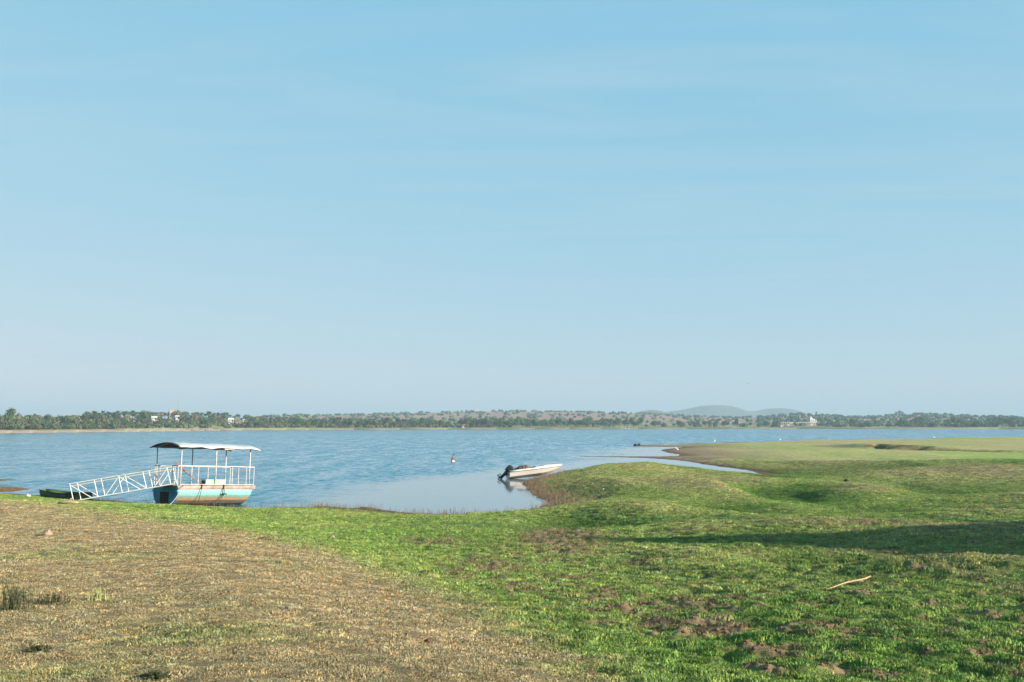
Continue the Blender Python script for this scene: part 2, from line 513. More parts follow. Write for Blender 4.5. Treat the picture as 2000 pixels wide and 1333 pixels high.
def land_fields(X, Y, d):
    """dryness and mud, 0..1"""
    r = np.hypot(X, Y)
    sd = poly_sdf(DRY, X, Y)
    wd = .25 + r * .042
    dry = smooth(-1.1, 1.1, sd / wd + fbm(X / 1.4, Y / 1.4, 33, 4) * .8 + fbm(X / .35, Y / .35, 34, 2) * .5)
    inner = fbm(X / 1.9, Y / 1.2, 35, 4)
    dry = dry * (1 - .6 * smooth(.15, .6, inner) * smooth(14, 6, r)) * (1 - .35 * smooth(.1, .6, fbm(X / 4.5, Y / 3, 36, 3)))
    for (cx, cy, a, b, k) in tan_spots:
        e = ((X - cx) / a) ** 2 + ((Y - cy) / b) ** 2
        dry = np.maximum(dry, k * np.exp(-e) * (1 + .35 * fbm(X / 3, Y / 3, 37, 3)))
    dry = np.clip(dry + .20 * np.clip(fbm(X / 5, Y / 4, 38, 4), -.4, 1) * (sd < 0), 0, 1)
    mud = np.zeros_like(X)
    nz = fbm(X / .32, Y / .22, 41, 4)
    nb = fbm(X / 1.1, Y / .8, 45, 3)
    for (cx, cy, a, b, k) in mud_spots:
        e = ((X - cx) / a) ** 2 + ((Y - cy) / b) ** 2
        mud = np.maximum(mud, k * np.exp(-e))
    green = smooth(.3, -1.2, sd / wd) * smooth(36, 26, Y)
    marsh = .66 * green * (0.6 + nb) * smooth(0.9, 4.0, X + .22 * Y)
    mud = smooth(.29, .62, mud * (.72 + 1.0 * nz) + np.maximum(marsh, 0) * (.6 + 1.9 * nz))
    return np.clip(dry, 0, 1), np.clip(mud, 0, 1), sd


def base_colors(X, Y, z, d, s, rel):
    """albedo of soil and turf by place (n,3)"""
    r = np.hypot(X, Y)
    dry, mud, sd = land_fields(X, Y, d)
    n1 = fbm(X / 3.2, Y / 2.2, 61, 4)[:, None]; n2 = fbm(X / .5, Y / .4, 62, 3)[:, None]
    lush = np.array([.128, .228, .043]); olive = np.array([.260, .306, .090]); straw = np.array([.318, .250, .137]); soil = np.array([.160, .105, .065])
    n0 = fbm(X / 13, Y / 8, 63, 4)[:, None]
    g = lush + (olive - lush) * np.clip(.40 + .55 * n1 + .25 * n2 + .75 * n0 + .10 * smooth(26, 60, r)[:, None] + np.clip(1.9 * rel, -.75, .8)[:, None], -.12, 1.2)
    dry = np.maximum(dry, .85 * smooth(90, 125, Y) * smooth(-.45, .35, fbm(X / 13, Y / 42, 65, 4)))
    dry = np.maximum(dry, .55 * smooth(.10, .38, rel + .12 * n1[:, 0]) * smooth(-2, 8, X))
    fold_shade = np.exp(-((Y - (36.5 - .42 * X + .006 * X * X)) / 2.6) ** 2) * smooth(-7, 0, X) * (1 - smooth(14, 20, X)) * (1 + .5 * n1[:, 0])  # lush strip of turf, darkened to carry the rise's shadow on leftwards
    g = g * (1 - .30 * smooth(-.06, -.30, rel))[:, None] * (1 - .26 * np.clip(fold_shade, 0, 1))[:, None] * (1 - np.array([.18, 0, .0]) * np.clip(fold_shade, 0, 1)[:, None])
    deep = .42 * smooth(1.5, 7.5, sd + 1.6 * n0[:, 0]) * smooth(22, 12, r)
    st = straw + (np.array([.205, .180, .085]) - straw) * np.clip(deep + .45 * n1[:, 0], 0, .8)[:, None]
    c = g + (st - g) * dry[:, None]
    c = c * (1 + .22 * n2)
    sl = soil * (1 + .45 * n2)
    c = c + (sl - c) * (mud * .92)[:, None]
    # brown margin of dead stems and wet mud by the water
    mw = np.where(Y > 120, 14.0, 2.4) * (1 + .5 * n1[:, 0])
    rim = smooth(1.0, .15, d / mw) * (d > -6)
    rimc = np.array([.185, .135, .085]) * (1 + .3 * n2)
    c = c + (rimc - c) * rim[:, None]
    wet = smooth(.085, .005, z)[:, None] * (s < 0)[:, None]
    c = c + (np.array([.085, .06, .04]) - c) * wet
    # dark raw soil of the cut bank
    bf = bank_field(X, Y)
    bk = smooth(.55 + .9 * np.exp(-((X - 57) / 5.0) ** 2), .1, np.abs(bf + .1)) * smooth(51, 54, X)
    c = c + (np.array([.085, .045, .03]) * (1 + .5 * n2) - c) * (bk * .95)[:, None]
    isl = (X < -24) & (Y > 66) & (Y < 110)
    c = np.where(isl[:, None], np.array([.15, .10, .055]) * (1 + .35 * n2), c)
    # far bank
    f = (s > 0)
    th = np.arctan2(X, Y)
    sand = smooth(24 - 9 * smooth(600, 900, r), 10 - 5 * smooth(600, 900, r), s + 5 * fbm(X / 14, Y / 14, 71, 3)) * (1 - .35 * smooth(700, 950, r))
    fieldn = fbm(X / 90, Y / 55, 72, 3)
    fc = np.array([.13, .14, .055]) + (np.array([.25, .27, .10]) - np.array([.13, .14, .055])) * smooth(.05, .3, fieldn)[:, None]
    pxf = np.tan(np.clip(th, -1.5, 1.5)) * F + 1000
    field = smooth(240, 275, pxf) * smooth(445, 405, pxf) * smooth(18, 24, s) * smooth(62, 50, s) + .8 * smooth(165, 185, pxf) * smooth(260, 240, pxf) * smooth(112, 118, s) * smooth(165, 150, s)
    fc = fc + (np.array([.27, .28, .12]) - fc) * np.clip(field, 0, 1)[:, None]
    brown = smooth(150, 520, s) * smooth(-.35, .25, fbm(X / 260, Y / 200, 73, 3) + .25)
    fc = fc + (np.array([.25, .165, .125]) - fc) * brown[:, None]
    fc = fc * (1 + .25 * fbm(X / 25, Y / 25, 75, 3))[:, None]
    fc = fc + (np.array([.33, .25, .185]) * (1 + .15 * fbm(X / 20, Y / 8, 76, 2))[:, None] - fc) * sand[:, None]
    return np.where(f[:, None], fc, c), dry, mud


def micro_relief(X, Y, r, d, dry, mud):
    """tussocks and trodden clods"""
    w = smooth(70, 40, r) * smooth(.2, 1.2, d)
    a = fbm(X / .26, Y / .22, 81, 4); b = fbm(X / .9, Y / .7, 82, 3); c = np.abs(vnoise(X / .55, Y / .42, 84))
    return w * ((a * (.075 - .052 * dry + .04 * mud)) + b * (.045 - .028 * dry) + (c - .25) * .05 * (1 - dry) + fbm(X / 2.2, Y / 1.6, 85, 2) * .035 * (1 - .5 * dry))


th_core = np.linspace(-R(42), R(42), 810)
th_rest = np.linspace(R(42), 2 * math.pi - R(42), 126)[1:-1]
TH = np.concatenate([th_core, th_rest])
RAD = np.concatenate([[.4, 1.2, 2.2], np.geomspace(3.2, 60, 500, endpoint=False), np.geomspace(60, 400, 270, endpoint=False), np.geomspace(400, 8500, 140)])
nT, nR = len(TH), len(RAD)
rg, tg = np.meshgrid(RAD, TH, indexing='ij')
GX = (rg * np.sin(tg)).ravel(); GY = (rg * np.cos(tg)).ravel()
GZ, GD, GS = terrain(GX, GY)
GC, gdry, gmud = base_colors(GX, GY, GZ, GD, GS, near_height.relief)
rr_ = np.hypot(GX, GY)
GZ = GZ + micro_relief(GX, GY, rr_, GD, gdry, gmud)


def grid_mesh(name, x, y, z, nr, nt, wrap):
    me = bpy.data.meshes.new(name)
    co = np.stack([x, y, z], 1).astype(np.float32)
    i = np.arange(nr - 1)[:, None]; j = np.arange(nt if wrap else nt - 1)[None]
    j2 = (j + 1) % nt
    a = i * nt + j; b = i * nt + j2; c = (i + 1) * nt + j2; d = (i + 1) * nt + j
    q = np.stack([a, d, c, b], -1).reshape(-1, 4).astype(np.int32)
    me.vertices.add(len(co)); me.vertices.foreach_set('co', co.ravel())
    me.loops.add(q.size); me.loops.foreach_set('vertex_index', q.ravel())
    me.polygons.add(len(q)); me.polygons.foreach_set('loop_start', np.arange(0, q.size, 4, dtype=np.int32))
    me.polygons.foreach_set('loop_total', np.full(len(q), 4, np.int32))
    me.polygons.foreach_set('use_smooth', np.ones(len(q), bool))
    me.update(); me.validate()
    return me


def color_attr(me, name, rgb):
    a = me.attributes.new(name, 'FLOAT_COLOR', 'POINT')
    a.data.foreach_set('color', np.concatenate([rgb, np.ones((len(rgb), 1))], 1).astype(np.float32).ravel())


def float_attr(me, name, v):
    a = me.attributes.new(name, 'FLOAT', 'POINT')
    a.data.foreach_set('value', np.asarray(v, np.float32))


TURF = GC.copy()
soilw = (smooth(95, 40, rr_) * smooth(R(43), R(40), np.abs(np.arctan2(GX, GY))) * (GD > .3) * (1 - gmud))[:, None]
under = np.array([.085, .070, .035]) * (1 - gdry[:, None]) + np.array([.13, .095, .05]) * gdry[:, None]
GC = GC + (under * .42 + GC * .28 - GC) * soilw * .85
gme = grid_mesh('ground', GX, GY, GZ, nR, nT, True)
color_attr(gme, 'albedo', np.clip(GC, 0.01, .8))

gm = bpy.data.materials.new('turf_and_soil'); gm.use_nodes = True
nt = gm.node_tree; bs = nt.nodes['Principled BSDF']
bs.inputs['Roughness'].default_value = 0.95; bs.inputs['Specular IOR Level'].default_value = 0.1
at_ = nt.nodes.new('ShaderNodeAttribute'); at_.attribute_name = 'albedo'
geo = nt.nodes.new('ShaderNodeNewGeometry')
na = nt.nodes.new('ShaderNodeTexNoise'); na.inputs['Scale'].default_value = 14; na.inputs['Detail'].default_value = 6; na.inputs['Roughness'].default_value = .7
nb_ = nt.nodes.new('ShaderNodeTexNoise'); nb_.inputs['Scale'].default_value = 1.7; nb_.inputs['Detail'].default_value = 5; nb_.inputs['Roughness'].default_value = .65
nt.links.new(geo.outputs['Position'], na.inputs['Vector']); nt.links.new(geo.outputs['Position'], nb_.inputs['Vector'])
ad = nt.nodes.new('ShaderNodeMath'); ad.operation = 'ADD'
nt.links.new(na.outputs[0], ad.inputs[0]); nt.links.new(nb_.outputs[0], ad.inputs[1])
mr = nt.nodes.new('ShaderNodeMapRange'); mr.inputs['From Min'].default_value = .65; mr.inputs['From Max'].default_value = 1.35
mr.inputs['To Min'].default_value = .55; mr.inputs['To Max'].default_value = 1.35
nt.links.new(ad.outputs[0], mr.inputs['Value'])
mu = nt.nodes.new('ShaderNodeVectorMath'); mu.operation = 'SCALE'
nt.links.new(at_.outputs['Color'], mu.inputs[0]); nt.links.new(mr.outputs[0], mu.inputs['Scale'])
nt.links.new(mu.outputs[0], bs.inputs['Base Color'])
bp = nt.nodes.new('ShaderNodeBump'); bp.inputs['Strength'].default_value = .6; bp.inputs['Distance'].default_value = .05
nt.links.new(ad.outputs[0], bp.inputs['Height']); nt.links.new(bp.outputs[0], bs.inputs['Normal'])
gme.materials.append(gm)
NRM = np.empty(len(GX) * 3, np.float32); gme.vertices.foreach_get('normal', NRM); NRM = NRM.reshape(-1, 3)
NRM = NRM * np.where(NRM[:, 2:] < 0, -1, 1)


def on_ground(x, y, *fields):
    """read per-vertex fields of the ground sheet at points inside the fine part of the sheet"""
    r, th = np.hypot(x, y), np.arctan2(x, y)
    fi = np.interp(r, RAD, np.arange(nR)); fj = np.interp(th, th_core, np.arange(len(th_core)))
    i = np.clip(fi.astype(int), 0, nR - 2); j = np.clip(fj.astype(int), 0, len(th_core) - 2)
    u, v = fi - i, fj - j
    out = []
    for f in fields:
        f = f.reshape(nR, nT, -1)
        q = f[i, j] * ((1 - u) * (1 - v))[:, None] + f[i + 1, j] * (u * (1 - v))[:, None] + f[i, j + 1] * ((1 - u) * v)[:, None] + f[i + 1, j + 1] * (u * v)[:, None]
        out.append(q[:, 0] if q.shape[1] == 1 else q)
    return out


ground = bpy.data.objects.new('ground', gme); COL.objects.link(ground)
tag(ground, 'grassy lake shore, dry straw slope, green hollow and far bank', kind='structure')

# ------------------------------------------------------------------ water
wth = np.concatenate([np.linspace(-R(34), R(34), 260)])
wth = np.concatenate([np.linspace(-R(88), -R(34), 14, endpoint=False), wth, np.linspace(R(34), R(88), 15)[1:]])
wr = np.geomspace(30, 1500, 260)
wrg, wtg = np.meshgrid(wr, wth, indexing='ij')
WX = (wrg * np.sin(wtg)).ravel(); WY = (wrg * np.cos(wtg)).ravel()
_, wd, ws = terrain(WX, WY)
# calm, sheltered water in the cove and the creek; wind ripples outside
edge = [tuple(on_z(*p).xy) for p in ((470, 1010), (560, 984), (640, 962), (740, 943), (860, 930), (960, 921), (1010, 913), (1060, 905), (1150, 898), (1160, 886), (1200, 877), (1260, 874), (1420, 868), (1700, 866), (2000, 880), (2000, 1010), (1200, 1030))]
cs = poly_sdf(edge, WX, WY)
wob = fbm(WX / 9, WY / 16, 91, 3)
soft = np.interp(np.hypot(WX, WY), [40, 60, 90, 200], [7, 6, 5, 16])
calm = smooth(-1.0, .7, cs / soft + .55 * wob)
gust = np.interp(np.hypot(WX, WY), [50, 150, 300, 700], [.82, .95, 1.15, 1.45]) * (1 + .3 * fbm(WX / 60, WY / 110, 93, 3))
ripple = np.clip((1 - calm) * gust + calm * .012, .008, 1.9)
wme = grid_mesh('lake', WX, WY, np.zeros_like(WX), len(wr), len(wth), False)
float_attr(wme, 'ripple', ripple)
wm = bpy.data.materials.new('lake_water'); wm.use_nodes = True
nt = wm.node_tree; bs = nt.nodes['Principled BSDF']
bs.inputs['Base Color'].default_value = (.008, .140, .235, 1)
bs.inputs['Roughness'].default_value = .06; bs.inputs['IOR'].default_value = 1.333
bs.inputs['Specular IOR Level'].default_value = .5
ra = nt.nodes.new('ShaderNodeAttribute'); ra.attribute_name = 'ripple'
geo = nt.nodes.new('ShaderNodeNewGeometry')
slopes = []
for (sx, sy, det, amp, rot, off) in ((.55, 1.0, 3, .85, 14, 0), (2.2, 3.6, 2, .5, -10, 40)):
    mp = nt.nodes.new('ShaderNodeMapping'); mp.inputs['Scale'].default_value = (sx, sy, 1)
    mp.inputs['Rotation'].default_value = (0, 0, R(rot)); mp.inputs['Location'].default_value = (off, off * .7, 0)
    nt.links.new(geo.outputs['Position'], mp.inputs[0])
    nn = nt.nodes.new('ShaderNodeTexNoise'); nn.inputs['Scale'].default_value = 1; nn.inputs['Detail'].default_value = det
    nt.links.new(mp.outputs[0], nn.inputs['Vector'])
    sb = nt.nodes.new('ShaderNodeVectorMath'); sb.operation = 'SUBTRACT'; sb.inputs[1].default_value = (.5, .5, .5)
    nt.links.new(nn.outputs['Color'], sb.inputs[0])
    sc = nt.nodes.new('ShaderNodeVectorMath'); sc.operation = 'SCALE'; sc.inputs['Scale'].default_value = amp
    nt.links.new(sb.outputs[0], sc.inputs[0]); slopes.append(sc)
sm = nt.nodes.new('ShaderNodeVectorMath'); sm.operation = 'ADD'
nt.links.new(slopes[0].outputs[0], sm.inputs[0]); nt.links.new(slopes[1].outputs[0], sm.inputs[1])
streak = []
for (sx, sy, off) in ((1.5, .28, 3), (.34, .06, 9)):
    mp = nt.nodes.new('ShaderNodeMapping'); mp.inputs['Scale'].default_value = (sx, sy, 1); mp.inputs['Location'].default_value = (off, off, 0)
    nt.links.new(geo.outputs['Position'], mp.inputs[0])
    nn = nt.nodes.new('ShaderNodeTexNoise'); nn.inputs['Scale'].default_value = 1; nn.inputs['Detail'].default_value = 3
    nt.links.new(mp.outputs[0], nn.inputs['Vector'])
    mr = nt.nodes.new('ShaderNodeMapRange'); mr.inputs['From Min'].default_value = .32; mr.inputs['From Max'].default_value = .68
    mr.inputs['To Min'].default_value = .35; mr.inputs['To Max'].default_value = 1.6
    nt.links.new(nn.outputs[0], mr.inputs['Value']); streak.append(mr)
stm = nt.nodes.new('ShaderNodeMath'); stm.operation = 'MULTIPLY'
nt.links.new(streak[0].outputs[0], stm.inputs[0]); nt.links.new(streak[1].outputs[0], stm.inputs[1])
st2 = nt.nodes.new('ShaderNodeMath'); st2.operation = 'MULTIPLY'
nt.links.new(stm.outputs[0], st2.inputs[0]); nt.links.new(ra.outputs['Fac'], st2.inputs[1])
sc = nt.nodes.new('ShaderNodeVectorMath'); sc.operation = 'SCALE'
nt.links.new(sm.outputs[0], sc.inputs[0]); nt.links.new(st2.outputs[0], sc.inputs['Scale'])
ml = nt.nodes.new('ShaderNodeVectorMath'); ml.operation = 'MULTIPLY'; ml.inputs[1].default_value = (.7, -1.25, 0)
ab = nt.nodes.new('ShaderNodeSeparateXYZ'); nt.links.new(sc.outputs[0], ab.inputs[0])
ay = nt.nodes.new('ShaderNodeMath'); ay.operation = 'ABSOLUTE'; nt.links.new(ab.outputs[1], ay.inputs[0])
ac = nt.nodes.new('ShaderNodeCombineXYZ'); nt.links.new(ab.outputs[0], ac.inputs[0]); nt.links.new(ay.outputs[0], ac.inputs[1])
nt.links.new(ac.outputs[0], ml.inputs[0])
an = nt.nodes.new('ShaderNodeVectorMath'); an.operation = 'ADD'; an.inputs[1].default_value = (0, 0, 1)
nt.links.new(ml.outputs[0], an.inputs[0])
nm = nt.nodes.new('ShaderNodeVectorMath'); nm.operation = 'NORMALIZE'
nt.links.new(an.outputs[0], nm.inputs[0]); nt.links.new(nm.outputs[0], bs.inputs['Normal'])
mxw = nt.nodes.new('ShaderNodeMix'); mxw.data_type = 'RGBA'          # paler, greyer base where calm, deep blue where rippled
mxw.inputs[6].default_value = (.13, .16, .168, 1); mxw.inputs[7].default_value = (.013, .115, .178, 1)
mrw = nt.nodes.new('ShaderNodeMapRange'); mrw.inputs['From Min'].default_value = .02; mrw.inputs['From Max'].default_value = .6
nt.links.new(ra.outputs['Fac'], mrw.inputs['Value']); nt.links.new(mrw.outputs[0], mxw.inputs[0]); nt.links.new(mxw.outputs[2], bs.inputs['Base Color'])
wme.materials.append(wm)
lake = bpy.data.objects.new('lake', wme); COL.objects.link(lake)
tag(lake, 'blue lake, rippled by wind outside and calm in the cove', kind='structure')

# ------------------------------------------------------------------ far hills
hill_mat = mat('dry_hillside', (.12, .115, .085), 1.0, scale=.012, color2=(.07, .085, .06), spec=.05, detail=8)


def hill(name, pts, Y, depth, label, seed):
    """a long hill: ridge heights from bearing/elevation pairs at distance Y, falling off in front and behind"""
    px = np.array([p for p, _ in pts], float); ys = np.array([q for _, q in pts], float)
    u = np.linspace(px[0], px[-1], 170); ry = np.interp(u, px, ys)
    k = np.exp(-np.linspace(-2, 2, 7) ** 2); k /= k.sum()
    ry = np.convolve(np.pad(ry, 3, mode='edge'), k, 'valid')
    H = np.maximum(CAM_H + (829 - ry) * Y / F, 0)
    w = np.linspace(-1, 1, 41)
    gx = np.repeat(((u - 1000) / F * Y)[None], 41, 0); gy = Y + np.repeat(w[:, None], 170, 1) * depth
    prof = np.cos(w * math.pi / 2) ** 1.3
    e = np.minimum(1, np.minimum(np.arange(170), np.arange(170)[::-1]) / 8.0)
    z = prof[:, None] * (H * e)[None] * (1 + .05 * fbm(gx / 260, gy / 260, seed, 4)) + fbm(gx / 90, gy / 90, seed + 5, 3) * 1.0 - 1.2 * (1 - prof[:, None])
    me = grid_mesh(name, gx.ravel(), gy.ravel(), z.ravel(), 41, 170, False)
    me.materials.append(hill_mat)
    o = bpy.data.objects.new(name, me); COL.objects.link(o)
    return tag(o, label, kind='structure')


hill('hill', [(1150, 822), (1225, 812), (1250, 804.5), (1270, 801.5), (1285, 803), (1305, 812), (1380, 824)], 3600, 500, 'small rounded hill left of the flat-topped hill', 1)
hill('hill', [(1220, 820), (1280, 808), (1330, 801.5), (1350, 797.5), (1367, 793.2), (1390, 792), (1412, 792.3), (1425, 795), (1445, 802.5), (1462, 804), (1480, 803), (1500, 799), (1512, 798), (1524, 797.5), (1535, 800.5), (1548, 806), (1575, 814), (1640, 824)], 4600, 700, 'flat-topped blue hill, tallest on the horizon', 2)
hill('hill', [(1690, 818), (1745, 812), (1775, 808.5), (1800, 806.5), (1825, 810), (1860, 815), (1900, 822)], 7600, 600, 'faint pale hill behind the right bank', 3)
hill('hill', [(1830, 820), (1870, 814.5), (1900, 811.5), (1930, 812.2), (1970, 816), (2080, 824)], 7200, 600, 'faint long hill at the right edge', 4)

# ------------------------------------------------------------------ haze: one box of even air round the whole scene
hz = MB().box((0, 0, 58.7), (17600, 17600, 122.6)).build('haze', [])
hm = bpy.data.materials.new('haze_air'); hm.use_nodes = True
nt = hm.node_tree; nt.nodes.clear()
ho = nt.nodes.new('ShaderNodeOutputMaterial'); hv = nt.nodes.new('ShaderNodeVolumePrincipled')
hv.inputs['Color'].default_value = (.375, .525, .645, 1)
hv.inputs['Density'].default_value = 2.7e-4
hv.inputs['Anisotropy'].default_value = 0.0
nt.links.new(hv.outputs[0], ho.inputs['Volume'])
hz.data.materials.append(hm)
tag(hz, 'thin pale blue air over the lake', kind='stuff')

# ------------------------------------------------------------------ materials for the built things
M = {}
M['white_metal'] = mat('white_painted_steel', (.66, .68, .66), .5, .18, 3, color2=(.50, .49, .45))
M['rusty_white'] = mat('chipped_white_paint', (.52, .51, .49), .7, .2, 5, color2=(.36, .29, .25))
M['dirty_white'] = mat('weathered_white_board', (.31, .265, .225), .75, .2, 2.6, color2=(.15, .11, .08), bump=.3)
M['roof_sheet'] = mat('pale_roof_sheet', (.40, .42, .45), .55, .15, 1.6, color2=(.31, .32, .34), bump=.15)
M['roof_under'] = mat('dark_boarding', (.05, .035, .028), .8, .3, 3)
M['dark_wood'] = mat('dark_wet_wood', (.03, .022, .018), .8, .4, 4)
M['grey_wood'] = mat('grey_planks', (.26, .20, .165), .85, .2, 3, color2=(.12, .09, .075), bump=.4)
M['blue_paint'] = mat('deep_blue_paint', (.012, .22, .40), .5, .2, 2.2, color2=(.008, .15, .28))
M['blue_trim'] = mat('deep_blue_trim', (.02, .26, .45), .5, .2, 2.2)
M['black'] = mat('black_rubber', (.010, .010, .011), .7, .3, 6)
M['rope'] = mat('pale_rope', (.36, .28, .21), .9, .25, 20)
M['dark_rope'] = mat('dark_rope', (.02, .025, .03), .9, .25, 20)
M['box_green'] = mat('pale_green_plastic', (.30, .52, .31), .5, .1, 3)
M['box_shade'] = mat('shaded_green_plastic', (.02, .09, .05), .5, .1, 3)  # box green darkened to stand for a side in shade
M['red_wood'] = mat('reddish_pole', (.25, .13, .10), .8, .3, 6)
M['green_hull'] = mat('mottled_green_paint', (.058, .108, .022), .6, .3, 2.0, color2=(.014, .022, .010), bump=.2)
M['wood_light'] = mat('bleached_wood', (.33, .245, .165), .85, .2, 12, color2=(.24, .165, .10), bump=.4)
M['drift'] = mat('driftwood', (.42, .31, .21), .9, .25, 8, color2=(.22, .15, .10), bump=.5)
M['stone'] = mat('pinkish_stone', (.30, .21, .155), .9, .2, 9, color2=(.19, .135, .10), bump=.6)
M['stone_grey'] = mat('grey_stone', (.40, .36, .31), .9, .2, 9, color2=(.26, .22, .18), bump=.6)
M['earth'] = mat('clod_of_earth', (.15, .085, .05), 1.0, .3, 14, color2=(.07, .04, .025), bump=.8, spec=.1)
M['mud_crumb'] = mat('mud_crumb', (.18, .11, .07), 1.0, .3, 9, color2=(.11, .066, .042), bump=.6, spec=.1)
M['dark_stone'] = mat('dark_wet_stone', (.03, .026, .022), .8, .3, 5, bump=.4)
M['gel'] = mat('white_gelcoat', (.44, .40, .37), .35, .06, 2.5, spec=.5)
M['gel_deck'] = mat('white_deck', (.52, .52, .51), .45, .05, 3)
M['brown_trim'] = mat('brown_rubbing_strip', (.10, .065, .05), .6, .2, 5)
M['engine'] = mat('dark_teal_engine', (.007, .014, .016), .65, .25, 5, spec=.15)
M['net'] = mat('brown_fishing_net', (.20, .12, .075), .95, .3, 9, color2=(.07, .04, .03), bump=1.0)
M['skin'] = mat('brown_skin', (.17, .085, .05), .6, .1, 8)
M['hair'] = mat('black_hair', (.008, .007, .008), .6, .2, 30)
M['cloth'] = mat('pale_wet_cloth', (.55, .46, .36), .85, .12, 6, bump=.5)
M['wall_white'] = mat('whitewashed_wall', (.40, .395, .385), .9, .08, .5)
M['wall_cream'] = mat('cream_wall', (.40, .29, .21), .9, .1, .5)
M['roof_red'] = mat('brown_tile_roof', (.22, .12, .09), .9, .2, .8)
M['roof_grey'] = mat('grey_sheet_roof', (.45, .46, .46), .8, .1, .8)
M['dark_opening'] = mat('dark_glass', (.03, .035, .04), .3, .1, 1)
M['mast_paint'] = mat('faded_mast_paint', (.26, .25, .25), .7, .2, .3)
M['bark'] = mat('tree_bark', (.14, .10, .075), .95, .25, 1.5)
M['white_feather'] = mat('white_feathers', (.80, .79, .76), .8, .05, 20)
M['dark_feather'] = mat('dark_feathers', (.03, .03, .03), .8, .05, 20)
M['bill'] = mat('bill_and_legs', (.12, .09, .04), .6, .1, 20)
M['weed'] = mat('dark_weed_leaf', (.055, .075, .022), .8, .4, 20, color2=(.03, .025, .015))
M['weed_pale'] = mat('pale_grass_stalk', (.30, .33, .11), .85, .3, 12)

# ferry hull: pale turquoise above, grubby beige and brown water stains towards the keel
hm = bpy.data.materials.new('stained_turquoise_hull'); hm.use_nodes = True
nt = hm.node_tree; b = nt.nodes['Principled BSDF']; b.inputs['Roughness'].default_value = .6
tc = nt.nodes.new('ShaderNodeTexCoord'); sp = nt.nodes.new('ShaderNodeSeparateXYZ'); nt.links.new(tc.outputs['Object'], sp.inputs[0])
n1 = nt.nodes.new('ShaderNodeTexNoise'); n1.inputs['Scale'].default_value = 2.2; n1.inputs['Detail'].default_value = 6
mp = nt.nodes.new('ShaderNodeMapping'); mp.inputs['Scale'].default_value = (1, 1, .5)
nt.links.new(tc.outputs['Object'], mp.inputs[0]); nt.links.new(mp.outputs[0], n1.inputs['Vector'])
ma = nt.nodes.new('ShaderNodeMath'); ma.operation = 'MULTIPLY_ADD'; ma.inputs[1].default_value = .16
nt.links.new(n1.outputs[0], ma.inputs[0]); nt.links.new(sp.outputs[2], ma.inputs[2])
cr = nt.nodes.new('ShaderNodeValToRGB'); cr.color_ramp.interpolation = 'LINEAR'
els = cr.color_ramp.elements
els[0].position = .10; els[0].color = (.07, .045, .026, 1)
els[1].position = .30; els[1].color = (.112, .082, .054, 1)
for p, c in ((.375, (.14, .105, .07)), (.385, (.42, .30, .17)), (.40, (.22, .14, .07)), (.50, (.19, .155, .095)), (.56, (.15, .21, .18)), (.63, (.11, .225, .215)), (.645, (.125, .275, .295)), (1.0, (.20, .345, .36))):
    e = els.new(p); e.color = (*c, 1)
nt.links.new(ma.outputs[0], cr.inputs[0])
n2 = nt.nodes.new('ShaderNodeTexNoise'); n2.inputs['Scale'].default_value = 7; n2.inputs['Detail'].default_value = 5
nt.links.new(tc.outputs['Object'], n2.inputs['Vector'])
mr = nt.nodes.new('ShaderNodeMapRange'); mr.inputs['From Min'].default_value = .3; mr.inputs['From Max'].default_value = .7; mr.inputs['To Min'].default_value = .80; mr.inputs['To Max'].default_value = 1.08
nt.links.new(n2.outputs[0], mr.inputs['Value'])
mu = nt.nodes.new('ShaderNodeVectorMath'); mu.operation = 'SCALE'
nt.links.new(cr.outputs[0], mu.inputs[0]); nt.links.new(mr.outputs[0], mu.inputs['Scale']); nt.links.new(mu.outputs[0], b.inputs['Base Color'])
M['hull'] = hm

# leaf material: per-face tint of the crown times a small change from tree to tree
def leaf_mat(name, col, var=.35):
    m = bpy.data.materials.new(name); m.use_nodes = True
    nt = m.node_tree; b = nt.nodes['Principled BSDF']; b.inputs['Roughness'].default_value = .8; b.inputs['Specular IOR Level'].default_value = .15
    a = nt.nodes.new('ShaderNodeAttribute'); a.attribute_name = 'leaf_tint'
    oi = nt.nodes.new('ShaderNodeObjectInfo')
    hs = nt.nodes.new('ShaderNodeHueSaturation'); hs.inputs['Color'].default_value = (*col, 1)
    r1 = nt.nodes.new('ShaderNodeMapRange'); r1.inputs['To Min'].default_value = 1 - var; r1.inputs['To Max'].default_value = 1 + var
    nt.links.new(oi.outputs['Random'], r1.inputs['Value'])
    r2 = nt.nodes.new('ShaderNodeMapRange'); r2.inputs['To Min'].default_value = .475; r2.inputs['To Max'].default_value = .52
    fr = nt.nodes.new('ShaderNodeMath'); fr.operation = 'FRACT'
    m7 = nt.nodes.new('ShaderNodeMath'); m7.operation = 'MULTIPLY'; m7.inputs[1].default_value = 7.31
    nt.links.new(oi.outputs['Random'], m7.inputs[0]); nt.links.new(m7.outputs[0], fr.inputs[0]); nt.links.new(fr.outputs[0], r2.inputs['Value'])
    nt.links.new(r2.outputs[0], hs.inputs['Hue'])
    mm = nt.nodes.new('ShaderNodeMath'); mm.operation = 'MULTIPLY'
    nt.links.new(r1.outputs[0], mm.inputs[0]); nt.links.new(a.outputs['Fac'], mm.inputs[1]); nt.links.new(mm.outputs[0], hs.inputs['Value'])
    nt.links.new(hs.outputs[0], b.inputs['Base Color'])
    return m


M['leaf_olive'] = leaf_mat('olive_leaves', (.070, .080, .044), .5)
M['leaf_green'] = leaf_mat('green_leaves', (.055, .090, .038), .25)
M['leaf_dark'] = leaf_mat('dark_leaves', (.040, .075, .038), .25)
M['leaf_dry'] = leaf_mat('dry_brown_leaves', (.19, .135, .095), .2)
M['leaf_palm'] = leaf_mat('palm_fronds', (.050, .085, .042), .25)

